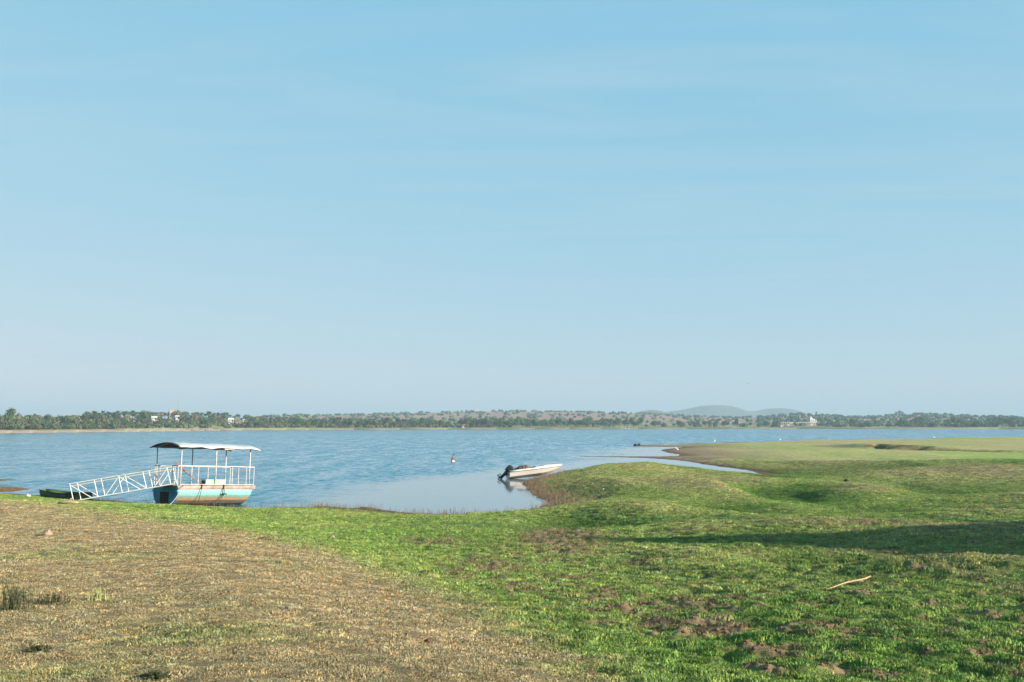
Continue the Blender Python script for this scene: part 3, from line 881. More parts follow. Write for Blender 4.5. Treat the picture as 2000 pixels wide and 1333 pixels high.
# ------------------------------------------------------------------ pontoon ferry drawn up on the shore
FX, FY = at(347, 950, 52.9).x, 52.9
phi = R(50)
ferry_rot = (Matrix.Rotation(phi, 4, 'Z') @ Matrix.Rotation(R(2.7), 4, 'Y') @ Matrix.Rotation(R(-1.6), 4, 'X')).to_euler()
FL, FB = 4.75, 2.42
f_origin = Vector((FX, FY, .20))
ferry = empty('ferry_boat', f_origin, ferry_rot)
tag(ferry, 'turquoise and white ferry boat with a curved roof, drawn up on the grassy shore', 'boat')
FM = Matrix.Translation(f_origin) @ ferry_rot.to_matrix().to_4x4()


def hull_ring(x, rake, scale=1.0):
    prof = [(1.21, 1.0), (1.21, .80), (1.17, .55), (1.06, .32), (.86, .12), (.58, 0.0)]
    pts = [(y, z) for y, z in prof] + [(-y, z) for y, z in reversed(prof)]
    return [(x - rake * (1 - z) ** 1.2, FB / 2 + y * scale, z) for y, z in pts]


MB().loft([hull_ring(.03, 0), hull_ring(1.4, 0), hull_ring(2.8, 0), hull_ring(FL - .9, .03), hull_ring(FL - .35, .16, .99), hull_ring(FL, .42, .96)]).build('hull', M['hull'], ferry)
t = MB().loft([hull_ring(-.01, 0, 1.0), hull_ring(.028, 0, 1.0)]).build('bow_panel', M['blue_paint'], ferry)
MB().box((-.035, FB / 2, .80), (.05, 2.44, .07)).build('rubbing_strip', M['blue_trim'], t)
MB().box((-.03, FB / 2, .95), (.04, 2.46, .10)).build('top_strip', M['blue_trim'], t)
MB().box((-.022, FB / 2 + .06, .36), (.025, .80, .74)).build('dark_hatch', M['black'], t)
MB().box((FL / 2, FB / 2, 1.04), (FL + .16, FB + .12, .08)).build('deck', M['dirty_white'], ferry, bevel=.012)
for sy in (0, 1):
    MB().box((FL / 2, -.045 + sy * (FB + .09), .98), (FL + .10, .05, .16)).build('gunwale', M['dirty_white'], ferry, bevel=.01)
MB().box((FL + .06, FB / 2, .98), (.05, FB, .16)).build('gunwale', M['dirty_white'], ferry, bevel=.01)
DZ = 1.08
posts = [(.16, .07), (2.30, .07), (FL - .28, .07), (.10, FB - .07), (2.25, FB - .07), (FL - .30, FB - .07)]
RZ = 3.12


def roof_z(y):
    u = (y - FB / 2) / (FB / 2 + .28)
    return RZ + .235 * (1 - u * u)


for (x, y) in posts:
    lean = random.uniform(-.03, .03)
    MB().tube([(x, y, DZ), (x + lean * .3, y, 2.0), (x + lean, y, roof_z(y) - .03)], .030, 7).build('post', M['rusty_white'], ferry, smooth=True)
# roof: a thin arched sheet, a little wavy, boarded underneath
ny, nx = 13, 17
top, bot = [], []
for i in range(nx):
    x = -.16 + (FL + .36) * i / (nx - 1)
    for j in range(ny):
        y = -.28 + (FB + .56) * j / (ny - 1)
        wv = .018 * math.sin(i * 1.9 + j * .5) + .014 * math.sin(i * .8) + random.uniform(-.006, .006)
        if j == 0: wv -= .03 + .02 * math.sin(i * 1.3)
        if i == nx - 1: wv -= .05
        top.append((x, y, roof_z(y) + wv)); bot.append((x, y, roof_z(y) + wv - .02))
qs = [(i * ny + j, (i + 1) * ny + j, (i + 1) * ny + j + 1, i * ny + j + 1) for i in range(nx - 1) for j in range(ny - 1)]
roof = MB().add(top, qs).build('roof', M['roof_sheet'], ferry, smooth=True)
sm_ = roof.modifiers.new('thick', 'SOLIDIFY'); sm_.thickness = .014; sm_.offset = 1
MB().add([(p[0] + .0, p[1], p[2] - .006) for p in bot], qs).build('lining', M['roof_under'], roof, smooth=True)
for x in (.13, 2.27, FL - .29):
    MB().tube([(x, y, roof_z(y) - .05) for y in np.linspace(-.22, FB + .22, 11)], .022, 6).build('roof_rib', M['rusty_white'], ferry)
MB().tube([(-.20, y, roof_z(y) - .035) for y in np.linspace(-.26, FB + .26, 11)], .028, 6).build('roof_rib', M['roof_under'], ferry)
for y in (.0, FB):
    MB().tube([(-.12, y, roof_z(y) - .045), (FL * .5, y, roof_z(y) - .06), (FL + .12, y, roof_z(y) - .045)], .018, 6).build('roof_purlin', M['rusty_white'], ferry)
MB().add([(2.5, -.26, roof_z(-.26) - .03), (3.5, -.26, roof_z(-.26) - .03), (3.25, -.22, roof_z(-.26) - .10), (2.65, -.22, roof_z(-.26) - .11),
          (2.5, -.235, roof_z(-.26) - .03), (3.5, -.235, roof_z(-.26) - .03), (3.25, -.2, roof_z(-.26) - .10), (2.65, -.2, roof_z(-.26) - .11)],
         [(0, 1, 2, 3), (7, 6, 5, 4), (0, 4, 5, 1), (1, 5, 6, 2), (2, 6, 7, 3), (3, 7, 4, 0)]).build('loose_flap', M['rusty_white'], roof)
RH = DZ + 1.03
for y in (.07, FB - .07):
    MB().tube([(-.02, y, RH), (FL * .5, y, RH + .01), (FL + .05, y, RH - .005)], .026, 7).build('top_rail', M['rusty_white'], ferry)
for (y0, y1) in ((.07, .62), (FB - .62, FB - .07)):
    MB().tube([(-.01, y0, RH), (-.01, y1, RH)], .026, 7).build('top_rail', M['dark_wood'], ferry)
MB().tube([(FL + .03, .07, RH), (FL + .03, FB - .07, RH)], .026, 7).build('top_rail', M['rusty_white'], ferry)
MB().tube([(.1, .02, DZ + .06), (FL, .02, DZ + .055)], .018, 6).build('toe_rail', M['rusty_white'], ferry)
for (x, y) in ((1.22, .07), (3.35, .07), (FL + .02, .07), (-.01, .07), (-.01, .62), (-.01, FB - .62), (-.01, FB - .07), (1.2, FB - .07), (3.3, FB - .07), (FL + .02, FB - .07), (FL + .03, .80), (FL + .03, 1.55)):
    MB().tube([(x, y, DZ), (x, y, RH)], .022, 6).build('baluster', M['rusty_white'], ferry)
for k, (x, lab) in enumerate(((1.95, 'pale green deck box with an end darkened for shade, nearest the gangway'), (2.37, 'pale green deck box in the middle of three on the ferry'), (2.79, 'pale green deck box farthest from the gangway, by the ferry post'))):
    root = empty('deck_box', FM @ Vector((x, .36, DZ + .002)), ferry_rot)
    tag(root, lab, 'box', 'pale green boxes on the ferry deck')
    MB().box((0, 0, .135), (.40, .42, .27)).build('body', M['box_green'], root, bevel=.015)
    MB().box((0, 0, .295), (.415, .435, .045)).build('lid', M['box_green'], root, bevel=.012)
    if k == 0:
        MB().box((-.2045, 0, .13), (.006, .40, .24)).build('end_shade', M['box_shade'], root)  # shade on the box's left end, put on as a darker sheet
o = MB().tube([FM @ Vector(p) for p in ((.22, .80, DZ + 1.30), (.85, .70, DZ + .72), (1.70, .50, DZ + .05))], .028, 7).build('pole', M['red_wood'])
tag(o, 'reddish wooden pole leaning against the ferry railing', 'pole')
o = MB().tube([FM @ Vector(p) for p in ((.30, .95, DZ + 1.18), (1.0, .80, DZ + .62), (1.82, .58, DZ + .05))], .020, 7).build('pole', M['red_wood'])
tag(o, 'thinner reddish pole lying beside the leaning pole on the ferry', 'pole')
# mooring rope from the bow down to the grass
p0 = FM @ Vector((.30, -.05, 1.10)); pe = ground_hit(312, 989.5)
p1 = Vector((pe.x, min(pe.y, FY - .2), 0)); p1.z = ground_z(p1.x, p1.y) + .03
pts = []
for i in range(13):
    u = i / 12
    p = p0.lerp(p1, u); p.z -= .55 * math.sin(math.pi * u) * (.5 + u * .35)
    p.z = max(p.z, ground_z(p.x, p.y) + .03)
    pts.append(p)
o = MB().tube(pts, .020, 6).build('mooring_rope', M['rope'], smooth=True)
tag(o, 'pale mooring rope sagging from the ferry bow down to the grass', 'rope')
for (x, l, lab) in ((1.35, .95, 'dark rope hanging down the ferry side nearer the bow'), (2.72, .80, 'dark knotted rope hanging down the middle of the ferry side')):
    root = empty('hanging_rope', FM @ Vector((x, -.075, 1.06)), ferry_rot)
    tag(root, lab, 'rope', 'ropes hanging on the ferry side')
    MB().tube([(0, .05, .04), (-.01, -.02, .02), (-.03, -.035, -.25), (-.10, -.03, -.55), (-.16 if x < 2 else -.32, .0, -l)], .016, 5).build('cord', M['dark_rope'], root)
    MB().tube([(.03, .06, .05), (.02, -.03, .0), (-.03, -.04, -.14)], .035, 6).build('knot', M['dark_rope'], root)
    if x > 2:
        MB().tube([(.0, -.04, -.02), (.06, -.04, -.3), (.02, -.04, -.42), (-.18, -.01, -.84)], .014, 5).build('cord', M['dark_rope'], root)
        MB().tube([(-.06, -.05, -.42), (.18, -.05, -.44)], .035, 6).build('knot', M['dark_rope'], root)

# ------------------------------------------------------------------ gangway
gz = at(151, 979, 53.2)
G0 = Vector((gz.x, 53.2, ground_z(gz.x, 53.2) + .04))
G1 = FM @ Vector((.10, .42, DZ + .10))
gd = (G1 - G0); GLn = gd.length
gx = gd.normalized(); gyv = Vector((0, 0, 1)).cross(gx).normalized(); gzv = gx.cross(gyv)
grot = Matrix((gx, gyv, gzv)).transposed()
gang = empty('gangway', G0, grot.to_euler())
tag(gang, 'white steel gangway with truss railings leading from the grass up to the ferry', 'gangway')
GW = .95
GH = .92
for i in range(22):
    x = GLn * (i + .5) / 22
    MB().box((x, 0, random.uniform(-.006, .006)), (GLn / 22 - .02, GW - .05, .035)).build('plank', M['grey_wood'], gang)
for s in (-1, 1):
    y = s * GW / 2
    MB().tube([(-.05, y, 0), (GLn, y, 0)], .028, 6).build('bottom_rail', M['white_metal'], gang)
    MB().tube([(-.42 if s > 0 else -.1, y, GH), (GLn + .05, y, GH - .03)], .027, 6).build('top_rail', M['white_metal'], gang)
    MB().tube([(0, y, GH - .12), (GLn - .05, y, GH - .15)], .020, 6).build('middle_rail', M['white_metal'], gang)
    for k in range(5):
        x = GLn * k / 4 * .98
        MB().tube([(x + (.0 if k else -.0), y, -.02), (x - .08, y, GH)], .022, 6).build('upright', M['white_metal'], gang)
    for k, (a, bb) in enumerate(((0.02, .74), (1.74, 1.02), (2.02, 2.74), (3.76, 3.04))):
        rev = k in (1, 3)
        xt, xb = (a, bb) if not rev else (a if False else bb + .72, bb + .1)
        if not rev:
            MB().tube([(GLn / 4 * .98 * a - .08, y, GH - .08), (GLn / 4 * .98 * bb, y, .02)], .019, 6).build('brace', M['white_metal'], gang)
        else:
            k0 = 1 if k == 1 else 3
            MB().tube([(GLn / 4 * .98 * (k0 + .32), y, .02), (GLn / 4 * .98 * (k0 + 1) - .10, y, GH - .08)], .019, 6).build('brace', M['white_metal'], gang)

# ------------------------------------------------------------------ green rowboat behind the foot of the gangway
bp0 = at(130, 973, 58.0)
row = empty('rowing_boat', (bp0.x, 58.0, -.02), (R(0), R(3.0), R(-8)))
tag(row, 'small dark green rowing boat lying at the water edge behind the gangway', 'boat')
stn = []
RL = 2.9
for i in range(9):
    u = i / 8; x = -RL / 2 + RL * u
    w = .62 * math.sin(math.pi * (.10 + .84 * u)) ** .6
    sh = .56 + .10 * (abs(u - .5) * 2) ** 2
    rise = .16 * max(0, (.22 - u) / .22) ** 1.5 + .10 * max(0, (u - .8) / .2) ** 1.5
    outer = [(w, sh), (w * .96, sh * .55 + rise * .5), (w * .70, .12 + rise), (w * .25, .02 + rise)]
    ring = [(x - (.16 if i == 0 else 0) * z, y, z) for y, z in outer] + [(x - (.16 if i == 0 else 0) * z, -y, z) for y, z in reversed(outer)]
    stn.append(ring)
MB().loft(stn, closed=False).build('hull', M['green_hull'], row, smooth=True).modifiers.new('thick', 'SOLIDIFY').thickness = .03
MB().add([p for p in stn[0]], [(0, 1, 2, 3, 4, 5, 6, 7)]).build('transom', M['green_hull'], row).modifiers.new('thick', 'SOLIDIFY').thickness = .04
for s in (0, 7):
    MB().tube([(p[s][0], p[s][1], p[s][2] + .01) for p in stn], .026, 6).build('gunwale', M['dark_wood'], row)
for i in (3, 5):
    w = abs(stn[i][0][1])
    MB().box((stn[i][0][0], 0, .44), (.22, 2 * w - .06, .035)).build('thwart', M['dark_wood'], row)
MB().tube([(.35, -.66, .62), (.42, -.64, .30), (.50, -.50, .10)], .045, 6).build('fender_tie', M['dark_wood'], row)


def blob_mesh(name, size, seed, m, sub=2, rough=.22, flat=.0):
    rs = random.Random(seed)
    bm = bmesh.new(); bmesh.ops.create_icosphere(bm, subdivisions=sub, radius=.5)
    ph = [(Vector((rs.uniform(-1, 1), rs.uniform(-1, 1), rs.uniform(-1, 1))).normalized(), rs.uniform(.25, .48)) for _ in range(9)]
    for v in bm.verts:
        for nrm, dd in ph:                       # chip flat facets off the ball
            over = v.co.dot(nrm) - dd
            if over > 0: v.co -= nrm * over * .85
        v.co += Vector((rs.uniform(-1, 1), rs.uniform(-1, 1), rs.uniform(-1, 1))) * .03 * rough * 4
        v.co = Vector((v.co.x * size[0], v.co.y * size[1], v.co.z * size[2]))
    me = bpy.data.meshes.new(name); bm.to_mesh(me); bm.free(); me.materials.append(m)
    return me


def rock(name, px, py, size, m, label, cat, group=None, seed=1, sink=.25, rot=0, sub=2):
    p = ground_hit(px, py)
    o = bpy.data.objects.new(name, blob_mesh(name, size, seed, m, sub)); COL.objects.link(o)
    o.location = (p.x, p.y, p.z + size[2] * (.42 - sink)); o.rotation_euler = (0, 0, R(rot))
    return tag(o, label, cat, group)


rock('stone', 92, 1046, (.27, .22, .20), M['stone'], 'pinkish angular stone on the dry grass at the left', 'stone', seed=3, sub=3)
rock('stone', 590, 1034, (.16, .14, .13), M['stone'], 'small pale stone on the green grass below the ferry', 'stone', seed=4)
rock('stone', 650, 1052, (.18, .15, .13), M['stone'], 'brown stone with a dark left side on the green grass', 'stone', seed=5)
rock('stone', 148, 976, (.30, .25, .42), M['stone'], 'tan stone standing against the foot of the gangway', 'stone', seed=6, sink=.15)
rock('stone', 53, 971, (.42, .30, .26), M['stone_grey'], 'whitish rock at the water edge left of the green rowing boat', 'stone', seed=7)
rock('stone', 511, 998, (.15, .12, .08), M['stone_grey'], 'tiny pale stone on the bank just right of the ferry stern', 'stone', seed=8)
rock('stone', 597, 997.5, (.28, .14, .10), M['stone_grey'], 'flat pale stone on the bank right of the ferry', 'stone', seed=9)
rock('stone', 1178, 958, (.26, .22, .14), M['stone_grey'], 'white stone on the grassy point below the speedboat', 'stone', seed=10)
rock('stone', 1138, 951.5, (.2, .18, .1), M['stone_grey'], 'smaller white stone near the speedboat bow', 'stone', seed=11)
rock('stone', 611, 1157, (.06, .05, .035), M['stone_grey'], 'small white pebble on the dry slope', 'stone', seed=12)
rock('stone', 1120, 1256, (.10, .08, .04), M['stone_grey'], 'pale flat pebble where the dry grass turns green', 'stone', seed=13)
rock('stone', 1005, 1018, (.30, .14, .08), M['stone_grey'], 'pale flat stone in the grass below the calm cove', 'stone', seed=14)
rock('earth_clod', 1152, 1318, (.075, .07, .055), M['earth'], 'dark clod of earth on the dry grass near the front edge', 'clod', seed=21, sub=3)
rock('earth_clod', 836, 1254, (.07, .055, .045), M['earth'], 'dark brown clod on the dry slope', 'clod', seed=22, sub=3)
rock('earth_clod', 795, 1242, (.06, .05, .04), M['earth'], 'smaller dark clod left of its neighbour on the dry slope', 'clod', seed=23, sub=3)
rock('earth_clod', 168, 1041, (.12, .1, .07), M['earth'], 'dark clod right of the pinkish stone', 'clod', seed=24)
rock('earth_clod', 1653, 942, (.42, .4, .34), M['dark_stone'], 'black lump lying alone on the green meadow', 'clod', seed=25)
rock('earth_clod', 516, 1055, (.35, .2, .10), M['earth'], 'dark clod of earth and straw on the green shore grass', 'clod', seed=26)
rock('earth_clod', 1245, 958, (.3, .2, .12), M['earth'], 'brown clod on the grassy point behind the cove', 'clod', seed=27)

# stick lying in the grass
pa, pb = ground_hit(1614, 1158), ground_hit(1702, 1135)
pts = []
for u, off in ((0, 0), (.16, .012), (.30, .026), (.45, .030), (.58, .010), (.72, -.006), (.86, .0), (1, .022)):
    p = pa.lerp(pb, u); q = Vector((p.x, p.y + off * 1.6, 0)); q.z = ground_z(q.x, q.y) + .045 + .02 * u
    pts.append(q)
o = MB().tube(pts, [.007, .009, .010, .0115, .012, .013, .0135, .011], 8).build('stick', M['wood_light'], smooth=True)
tag(o, 'bleached crooked stick lying in the green grass', 'stick')
pa, pb = ground_hit(118, 985), ground_hit(150, 986.5)
root = empty('driftwood', ground_hit(132, 985.5)); rl = root.location.copy()
tag(root, 'piece of pale driftwood lying on the grass below the gangway foot', 'driftwood')
MB().tube([(-.45, .0, .05), (-.15, .04, .08), (.2, -.02, .10), (.5, .05, .06)], [.05, .07, .06, .03], 7).build('log', M['drift'], root, smooth=True)
MB().tube([(.05, .02, .10), (.12, .03, .24), (.18, .08, .28)], [.04, .03, .015], 6).build('knot', M['drift'], root, smooth=True)
MB().tube([(.3, 0, .08), (.7, .1, .04), (1.2, .05, .03)], [.025, .018, .01], 6).build('twig', M['drift'], root, smooth=True)

# ------------------------------------------------------------------ speedboat with its bow on the point
sb0 = at(992, 934, 83.2)
sp_pitch, sp_head = R(-4.6), R(14)
speed = empty('speedboat', (sb0.x, 83.2, -.04), (Matrix.Rotation(sp_head, 4, 'Z') @ Matrix.Rotation(sp_pitch, 4, 'Y') @ Matrix.Rotation(R(-2), 4, 'X')).to_euler())
tag(speed, 'white speedboat with a black outboard motor, bow drawn up on the grassy point', 'boat')
SL = 4.75
us = [0, .15, .3, .45, .6, .72, .82, .9, .96, 1.0]
hull_r, strake_r = [], []
for u in us:
    x = SL * u
    w = .92 * (1 - max(0, (u - .42) / .58) ** 2.3) + .015
    sheer = .60 + .10 * u
    keel = .0 + .52 * max(0, (u - .55) / .45) ** 2.2
    chy = w * (.86 - .25 * u ** 3); chz = keel + (sheer - keel) * (.36 + .12 * u)
    ring = [(x + .10 * u * 0, w, sheer), (x, w * .985, sheer - .05), (x - .10 * u * u, chy, chz), (x - .22 * u * u, chy * .5, keel + (chz - keel) * .45), (x - .28 * u * u, .004, keel)]
    hull_r.append(ring + [(p[0], -p[1], p[2]) for p in reversed(ring[:-1])])
    strake_r.append(ring[0])
MB().loft(hull_r, closed=False).build('hull', M['gel'], speed, smooth=False)
MB().add([p for p in hull_r[0]], [tuple(range(9))]).build('transom', M['gel'], speed)
for s in (1, -1):
    MB().tube([(p[0], s * (p[1] + .012), p[2] - .02) for p in strake_r], .022, 6).build('rubbing_strip', M['brown_trim'], speed)
# deck with an open cockpit, raised fore deck
deck = MB()
rings = []
for i, u in enumerate(us):
    x = SL * u; w = strake_r[i][1]; z = strake_r[i][2]
    crown = .03 + .10 * math.exp(-((u - .70) / .16) ** 2)
    inner = .62 if u < .52 else .0
    if inner:
        rings.append([(x, w, z), (x, w * .97, z + .08), (x, w * .80, z + .12), (x, w * .72, z + .10)])
    else:
        rings.append([(x, w, z), (x, w * .95, z + .06 + crown * .3), (x, w * .55, z + .09 + crown), (x, .004, z + .10 + crown * 1.15)])
for s in (1, -1):
    deck.loft([[(p[0], s * p[1], p[2]) for p in r_] for r_ in rings], closed=False)
deck.build('deck', M['gel_deck'], speed, smooth=True).modifiers.new('thick', 'SOLIDIFY').thickness = .02
MB().box((SL * .27, 0, .30), (SL * .5, 1.36, .04)).build('cockpit_floor', M['gel_deck'], speed)
MB().loft([[(SL * .50, y, .70), (SL * .50, y, .70 + .17 * math.cos(y * 1.25)), (SL * .535, y, .70 + .17 * math.cos(y * 1.25) - .02), (SL * .535, y, .69)] for y in np.linspace(-.72, .72, 9)]).build('coaming', M['gel_deck'], speed)
for x in (.9, 1.7):
    MB().box((x, 0, .50), (.34, 1.30, .05)).build('seat', M['gel_deck'], speed)
cl = MB().box((SL * .62, -.52, .87), (.16, .05, .03)).build('cleat', M['brown_trim'], speed)
# outboard, tilted up
om = empty('outboard_motor', (0, 0, 0)); om.parent = speed
om.location = (-.06, 0, .56); om.rotation_euler = (0, R(52), 0)
MB().loft([[(x * sx, y * sy, z) for x, y in ((-.30, -.20), (.0, -.235), (.22, -.18), (.24, .18), (.0, .235), (-.30, .20))] for z, sx, sy in ((.10, .75, .8), (.20, 1, 1), (.52, 1.0, 1), (.64, .85, .82), (.69, .5, .5))]).build('cowl', M['engine'], om, bevel=.03)
MB().loft([[(x * k - .02, y * k, z) for x, y in ((-.12, -.06), (.12, -.07), (.12, .07), (-.12, .06))] for z, k in ((.12, 1.3), (-.2, 1.0), (-.62, .85))]).build('leg', M['engine'], om)
MB().loft([[(x, .055 * math.cos(a) * k, -.68 + .06 * math.sin(a) * k) for a in np.linspace(0, 2 * math.pi, 9)[:-1]] for x, k in ((.22, .2), (.1, 1), (-.18, 1), (-.30, .5))]).build('gearcase', M['engine'], om)
MB().box((-.14, 0, -.50), (.42, .26, .02)).build('cavitation_plate', M['engine'], om)
MB().add([(-.02, -.008, -.72), (-.20, -.008, -.72), (-.14, -.008, -.92), (-.02, .008, -.72), (-.20, .008, -.72), (-.14, .008, -.92)], [(0, 1, 2), (5, 4, 3), (0, 3, 4, 1), (1, 4, 5, 2), (2, 5, 3, 0)]).build('skeg', M['engine'], om)
for k in range(3):
    a = 2 * math.pi * k / 3
    MB().add([(-.32, 0, -.68), (-.30, .10 * math.cos(a - .5), -.68 + .10 * math.sin(a - .5)), (-.34, .17 * math.cos(a), -.68 + .17 * math.sin(a)), (-.36, .10 * math.cos(a + .5), -.68 + .10 * math.sin(a + .5)),
              (-.335, 0, -.68), (-.315, .10 * math.cos(a - .5), -.68 + .10 * math.sin(a - .5)), (-.355, .17 * math.cos(a), -.68 + .17 * math.sin(a)), (-.375, .10 * math.cos(a + .5), -.68 + .10 * math.sin(a + .5))],
             [(0, 1, 2, 3), (7, 6, 5, 4), (0, 4, 5, 1), (1, 5, 6, 2), (2, 6, 7, 3), (3, 7, 4, 0)]).build('propeller_blade', M['engine'], om)
MB().box((.12, 0, -.02), (.14, .26, .34)).build('clamp_bracket', M['engine'], om)
MB().tube([(.22, .10, .34), (.62, .12, .42), (.86, .12, .34)], .03, 6).build('tiller', M['engine'], om)
# heap of nets in the cockpit
SM = Matrix.Translation(speed.location) @ speed.rotation_euler.to_matrix().to_4x4()
nb_ = MB()
rs = random.Random(5)
rings = []
for i in range(15):
    u = i / 14; x = .62 + 1.55 * u
    rings.append([(x + rs.uniform(-.02, .02), .05 + (.62 * math.sin(math.pi * (.06 + .88 * u)) ** .6) * math.cos(a) * rs.uniform(.8, 1.1), .52 + (.52 * math.sin(math.pi * (.08 + .86 * u)) ** .55) * max(0, math.sin(a)) * rs.uniform(.72, 1.12)) for a in np.linspace(-.35, math.pi + .35, 13)])
nm_ = nb_.loft([[SM @ Vector(p) for p in r_] for r_ in rings], closed=True).build('fishing_net', M['net'], smooth=False)
tag(nm_, 'heap of brown fishing nets piled in the speedboat', 'fishing net')
o = MB().tube([SM @ Vector(p) for p in ((1.25, .25, .86), (.4, .42, .84), (-.15, .5, .82))], .022, 6).build('pole', M['dark_wood'])
tag(o, 'dark thin pole sticking out of the nets in the speedboat', 'pole')
o = MB().tube([SM @ Vector(p) for p in ((1.3, -.5, .78), (.8, -.56, .73), (.52, -.6, .70))], .03, 6).build('pole', M['dark_wood'])
tag(o, 'short dark stake lying across the speedboat side', 'pole')

# ------------------------------------------------------------------ person wading in the lake
pp = on_z(884.5, 902)
person = empty('person', (pp.x, pp.y, 0), (0, 0, R(-12)))
tag(person, 'bare-chested person standing waist deep in the lake, bending over something pale', 'person')


def skin_mesh(name, verts, edges, radii, m, parent, sub=2, root=0):
    me = bpy.data.meshes.new(name); me.from_pydata(verts, edges, [])
    o = bpy.data.objects.new(name, me); COL.objects.link(o); o.parent = parent
    md = o.modifiers.new('skin', 'SKIN'); md.use_smooth_shade = True
    for i, r_ in enumerate(radii):
        sv = me.skin_vertices[0].data[i]; sv.radius = (r_ if isinstance(r_, tuple) else (r_, r_)); sv.use_root = (i == root)
    sd = o.modifiers.new('sub', 'SUBSURF'); sd.levels = sub; sd.render_levels = sub
    me.materials.append(m)
    return o


V, E, RD = [], [], []


def chain(pts, rads, start=None):
    prev = start
    first = None
    for p, r_ in zip(pts, rads):
        V.append(p); RD.append(r_); i = len(V) - 1
        if prev is not None: E.append((prev, i))
        prev = i
        first = i if first is None else first
    return first, prev


# x = facing direction (towards the right of the picture), pelvis just above the water
f0, chest = chain([(-.10, 0, .10), (-.11, 0, .24), (-.06, 0, .42), (.03, 0, .57)], [(.155, .13), (.13, .115), (.15, .125), (.13, .10)])
_, neck = chain([(.085, 0, .66), (.115, 0, .72)], [.055, .053], chest)
_, head = chain([(.135, 0, .80), (.155, 0, .885)], [.082, .075], neck)
for s in (-1, 1):
    _, sh = chain([(.02, s * .17, .57)], [.065], chest)
    _, wr = chain([(.02, s * .215, .44), (.07, s * .225, .33), (.22, s * .17, .26), (.34, s * .12, .245)], [.052, .043, .038, .026], sh)
    for k, (dy, l) in enumerate(((-.030, .075), (-.010, .085), (.010, .08), (.030, .065))):
        chain([(.385, s * .11 + dy, .235), (.385 + l * .6, s * .105 + dy, .222), (.385 + l, s * .10 + dy, .195)], [.0105, .0095, .008], wr)
    chain([(.37, s * .11 - s * .045, .25), (.41, s * .11 - s * .06, .235)], [.011, .009], wr)
    _, hip = chain([(-.08, s * .10, -.02)], [.11], f0)
    chain([(-.04, s * .12, -.30), (.0, s * .13, -.52)], [.085, .06], hip)
skin_mesh('body', V, E, RD, M['skin'], person, 2)
hb = bpy.data.objects.new('hair', blob_mesh('hair', (.185, .165, .15), 31, M['hair'], 3, .05)); COL.objects.link(hb); hb.parent = person; hb.location = (.135, 0, .885)
for nm_, loc, sz, mk in (('nose', (.236, 0, .83), (.035, .03, .04), 'skin'), ('eye', (.222, .03, .855), (.016, .022, .014), 'hair'), ('eye', (.222, -.03, .855), (.016, .022, .014), 'hair'), ('ear', (.135, .085, .835), (.035, .02, .055), 'skin'), ('ear', (.135, -.085, .835), (.035, .02, .055), 'skin'), ('mouth', (.226, 0, .79), (.015, .05, .012), 'hair')):
    e = bpy.data.objects.new(nm_, blob_mesh(nm_, sz, 3, M[mk], 2, .02)); COL.objects.link(e); e.parent = person; e.location = loc
# pale cloth gathered round the hips and held in front
cr_ = []
for z, w, fx in ((-.10, .17, .22), (.0, .19, .27), (.09, .185, .28), (.16, .165, .22), (.22, .14, .10)):
    cr_.append([(-.06 + math.cos(a) * w * (1 + fx * 1.8 * max(0, math.cos(a)) ** 2) + rs.uniform(-.012, .012), math.sin(a) * w * 1.08 + rs.uniform(-.012, .012), z + rs.uniform(-.01, .01)) for a in np.linspace(0, 2 * math.pi, 19)[:-1]])
MB().loft(cr_).build('wrapped_cloth', M['cloth'], person, smooth=True)

# ------------------------------------------------------------------ birds and far lumps
rock('shore_rock', 1242, 871.2, (1.1, .8, .75), M['dark_stone'], 'dark rock at the very tip of the narrow spit', 'rock', 'dark rocks on the spit', seed=41)
rock('shore_rock', 1247.5, 870.8, (1.0, .8, .9), M['dark_stone'], 'taller dark rock beside the one on the spit tip', 'rock', 'dark rocks on the spit', seed=42)


def wader(px, py, z, label, head=1):
    p = on_z(px, py, z)
    root = empty('egret', (p.x, p.y, max(ground_z(p.x, p.y), -.12)), (0, 0, R(random.uniform(-40, 40)) + (0 if head > 0 else math.pi)))
    tag(root, label, 'bird', 'white egrets by the water')
    sc_ = .95
    MB().loft([[(x * sc_, math.cos(a) * r_ * sc_, (zc + math.sin(a) * r_) * sc_) for a in np.linspace(0, 2 * math.pi, 9)[:-1]] for x, r_, zc in ((-.30, .01, .40), (-.16, .07, .44), (0, .105, .49), (.12, .08, .54), (.18, .03, .58))]).build('body', M['white_feather'], root, smooth=True)
    MB().tube([tuple(c * sc_ for c in q) for q in ((.14, 0, .55), (.22, 0, .66), (.18, 0, .76), (.22, 0, .84), (.29, 0, .85))], [.05 * sc_, .035 * sc_, .03 * sc_, .035 * sc_, .03 * sc_], 7).build('neck', M['white_feather'], root, smooth=True)
    MB().tube([(.30 * sc_, 0, .85 * sc_), (.42 * sc_, 0, .83 * sc_)], [.018, .004], 5).build('bill', M['bill'], root)
    for s in (-.04, .04):
        MB().tube([(.0, s, .40 * sc_), (.0, s, 0)], .014, 5).build('leg', M['bill'], root)


wader(1396, 865.6, .05, 'white egret at the water edge of the far spit')
wader(1322.5, 882.5, .1, 'white egret on the brown mud of the inner spit', -1)
wader(1523.5, 863.6, .1, 'white egret on the far shoreline of the green meadow')
wader(1825, 858.4, .1, 'white egret alone on the distant lake edge at the right', -1)
wader(1293, 868.8, -.08, 'white egret wading off the narrow spit')


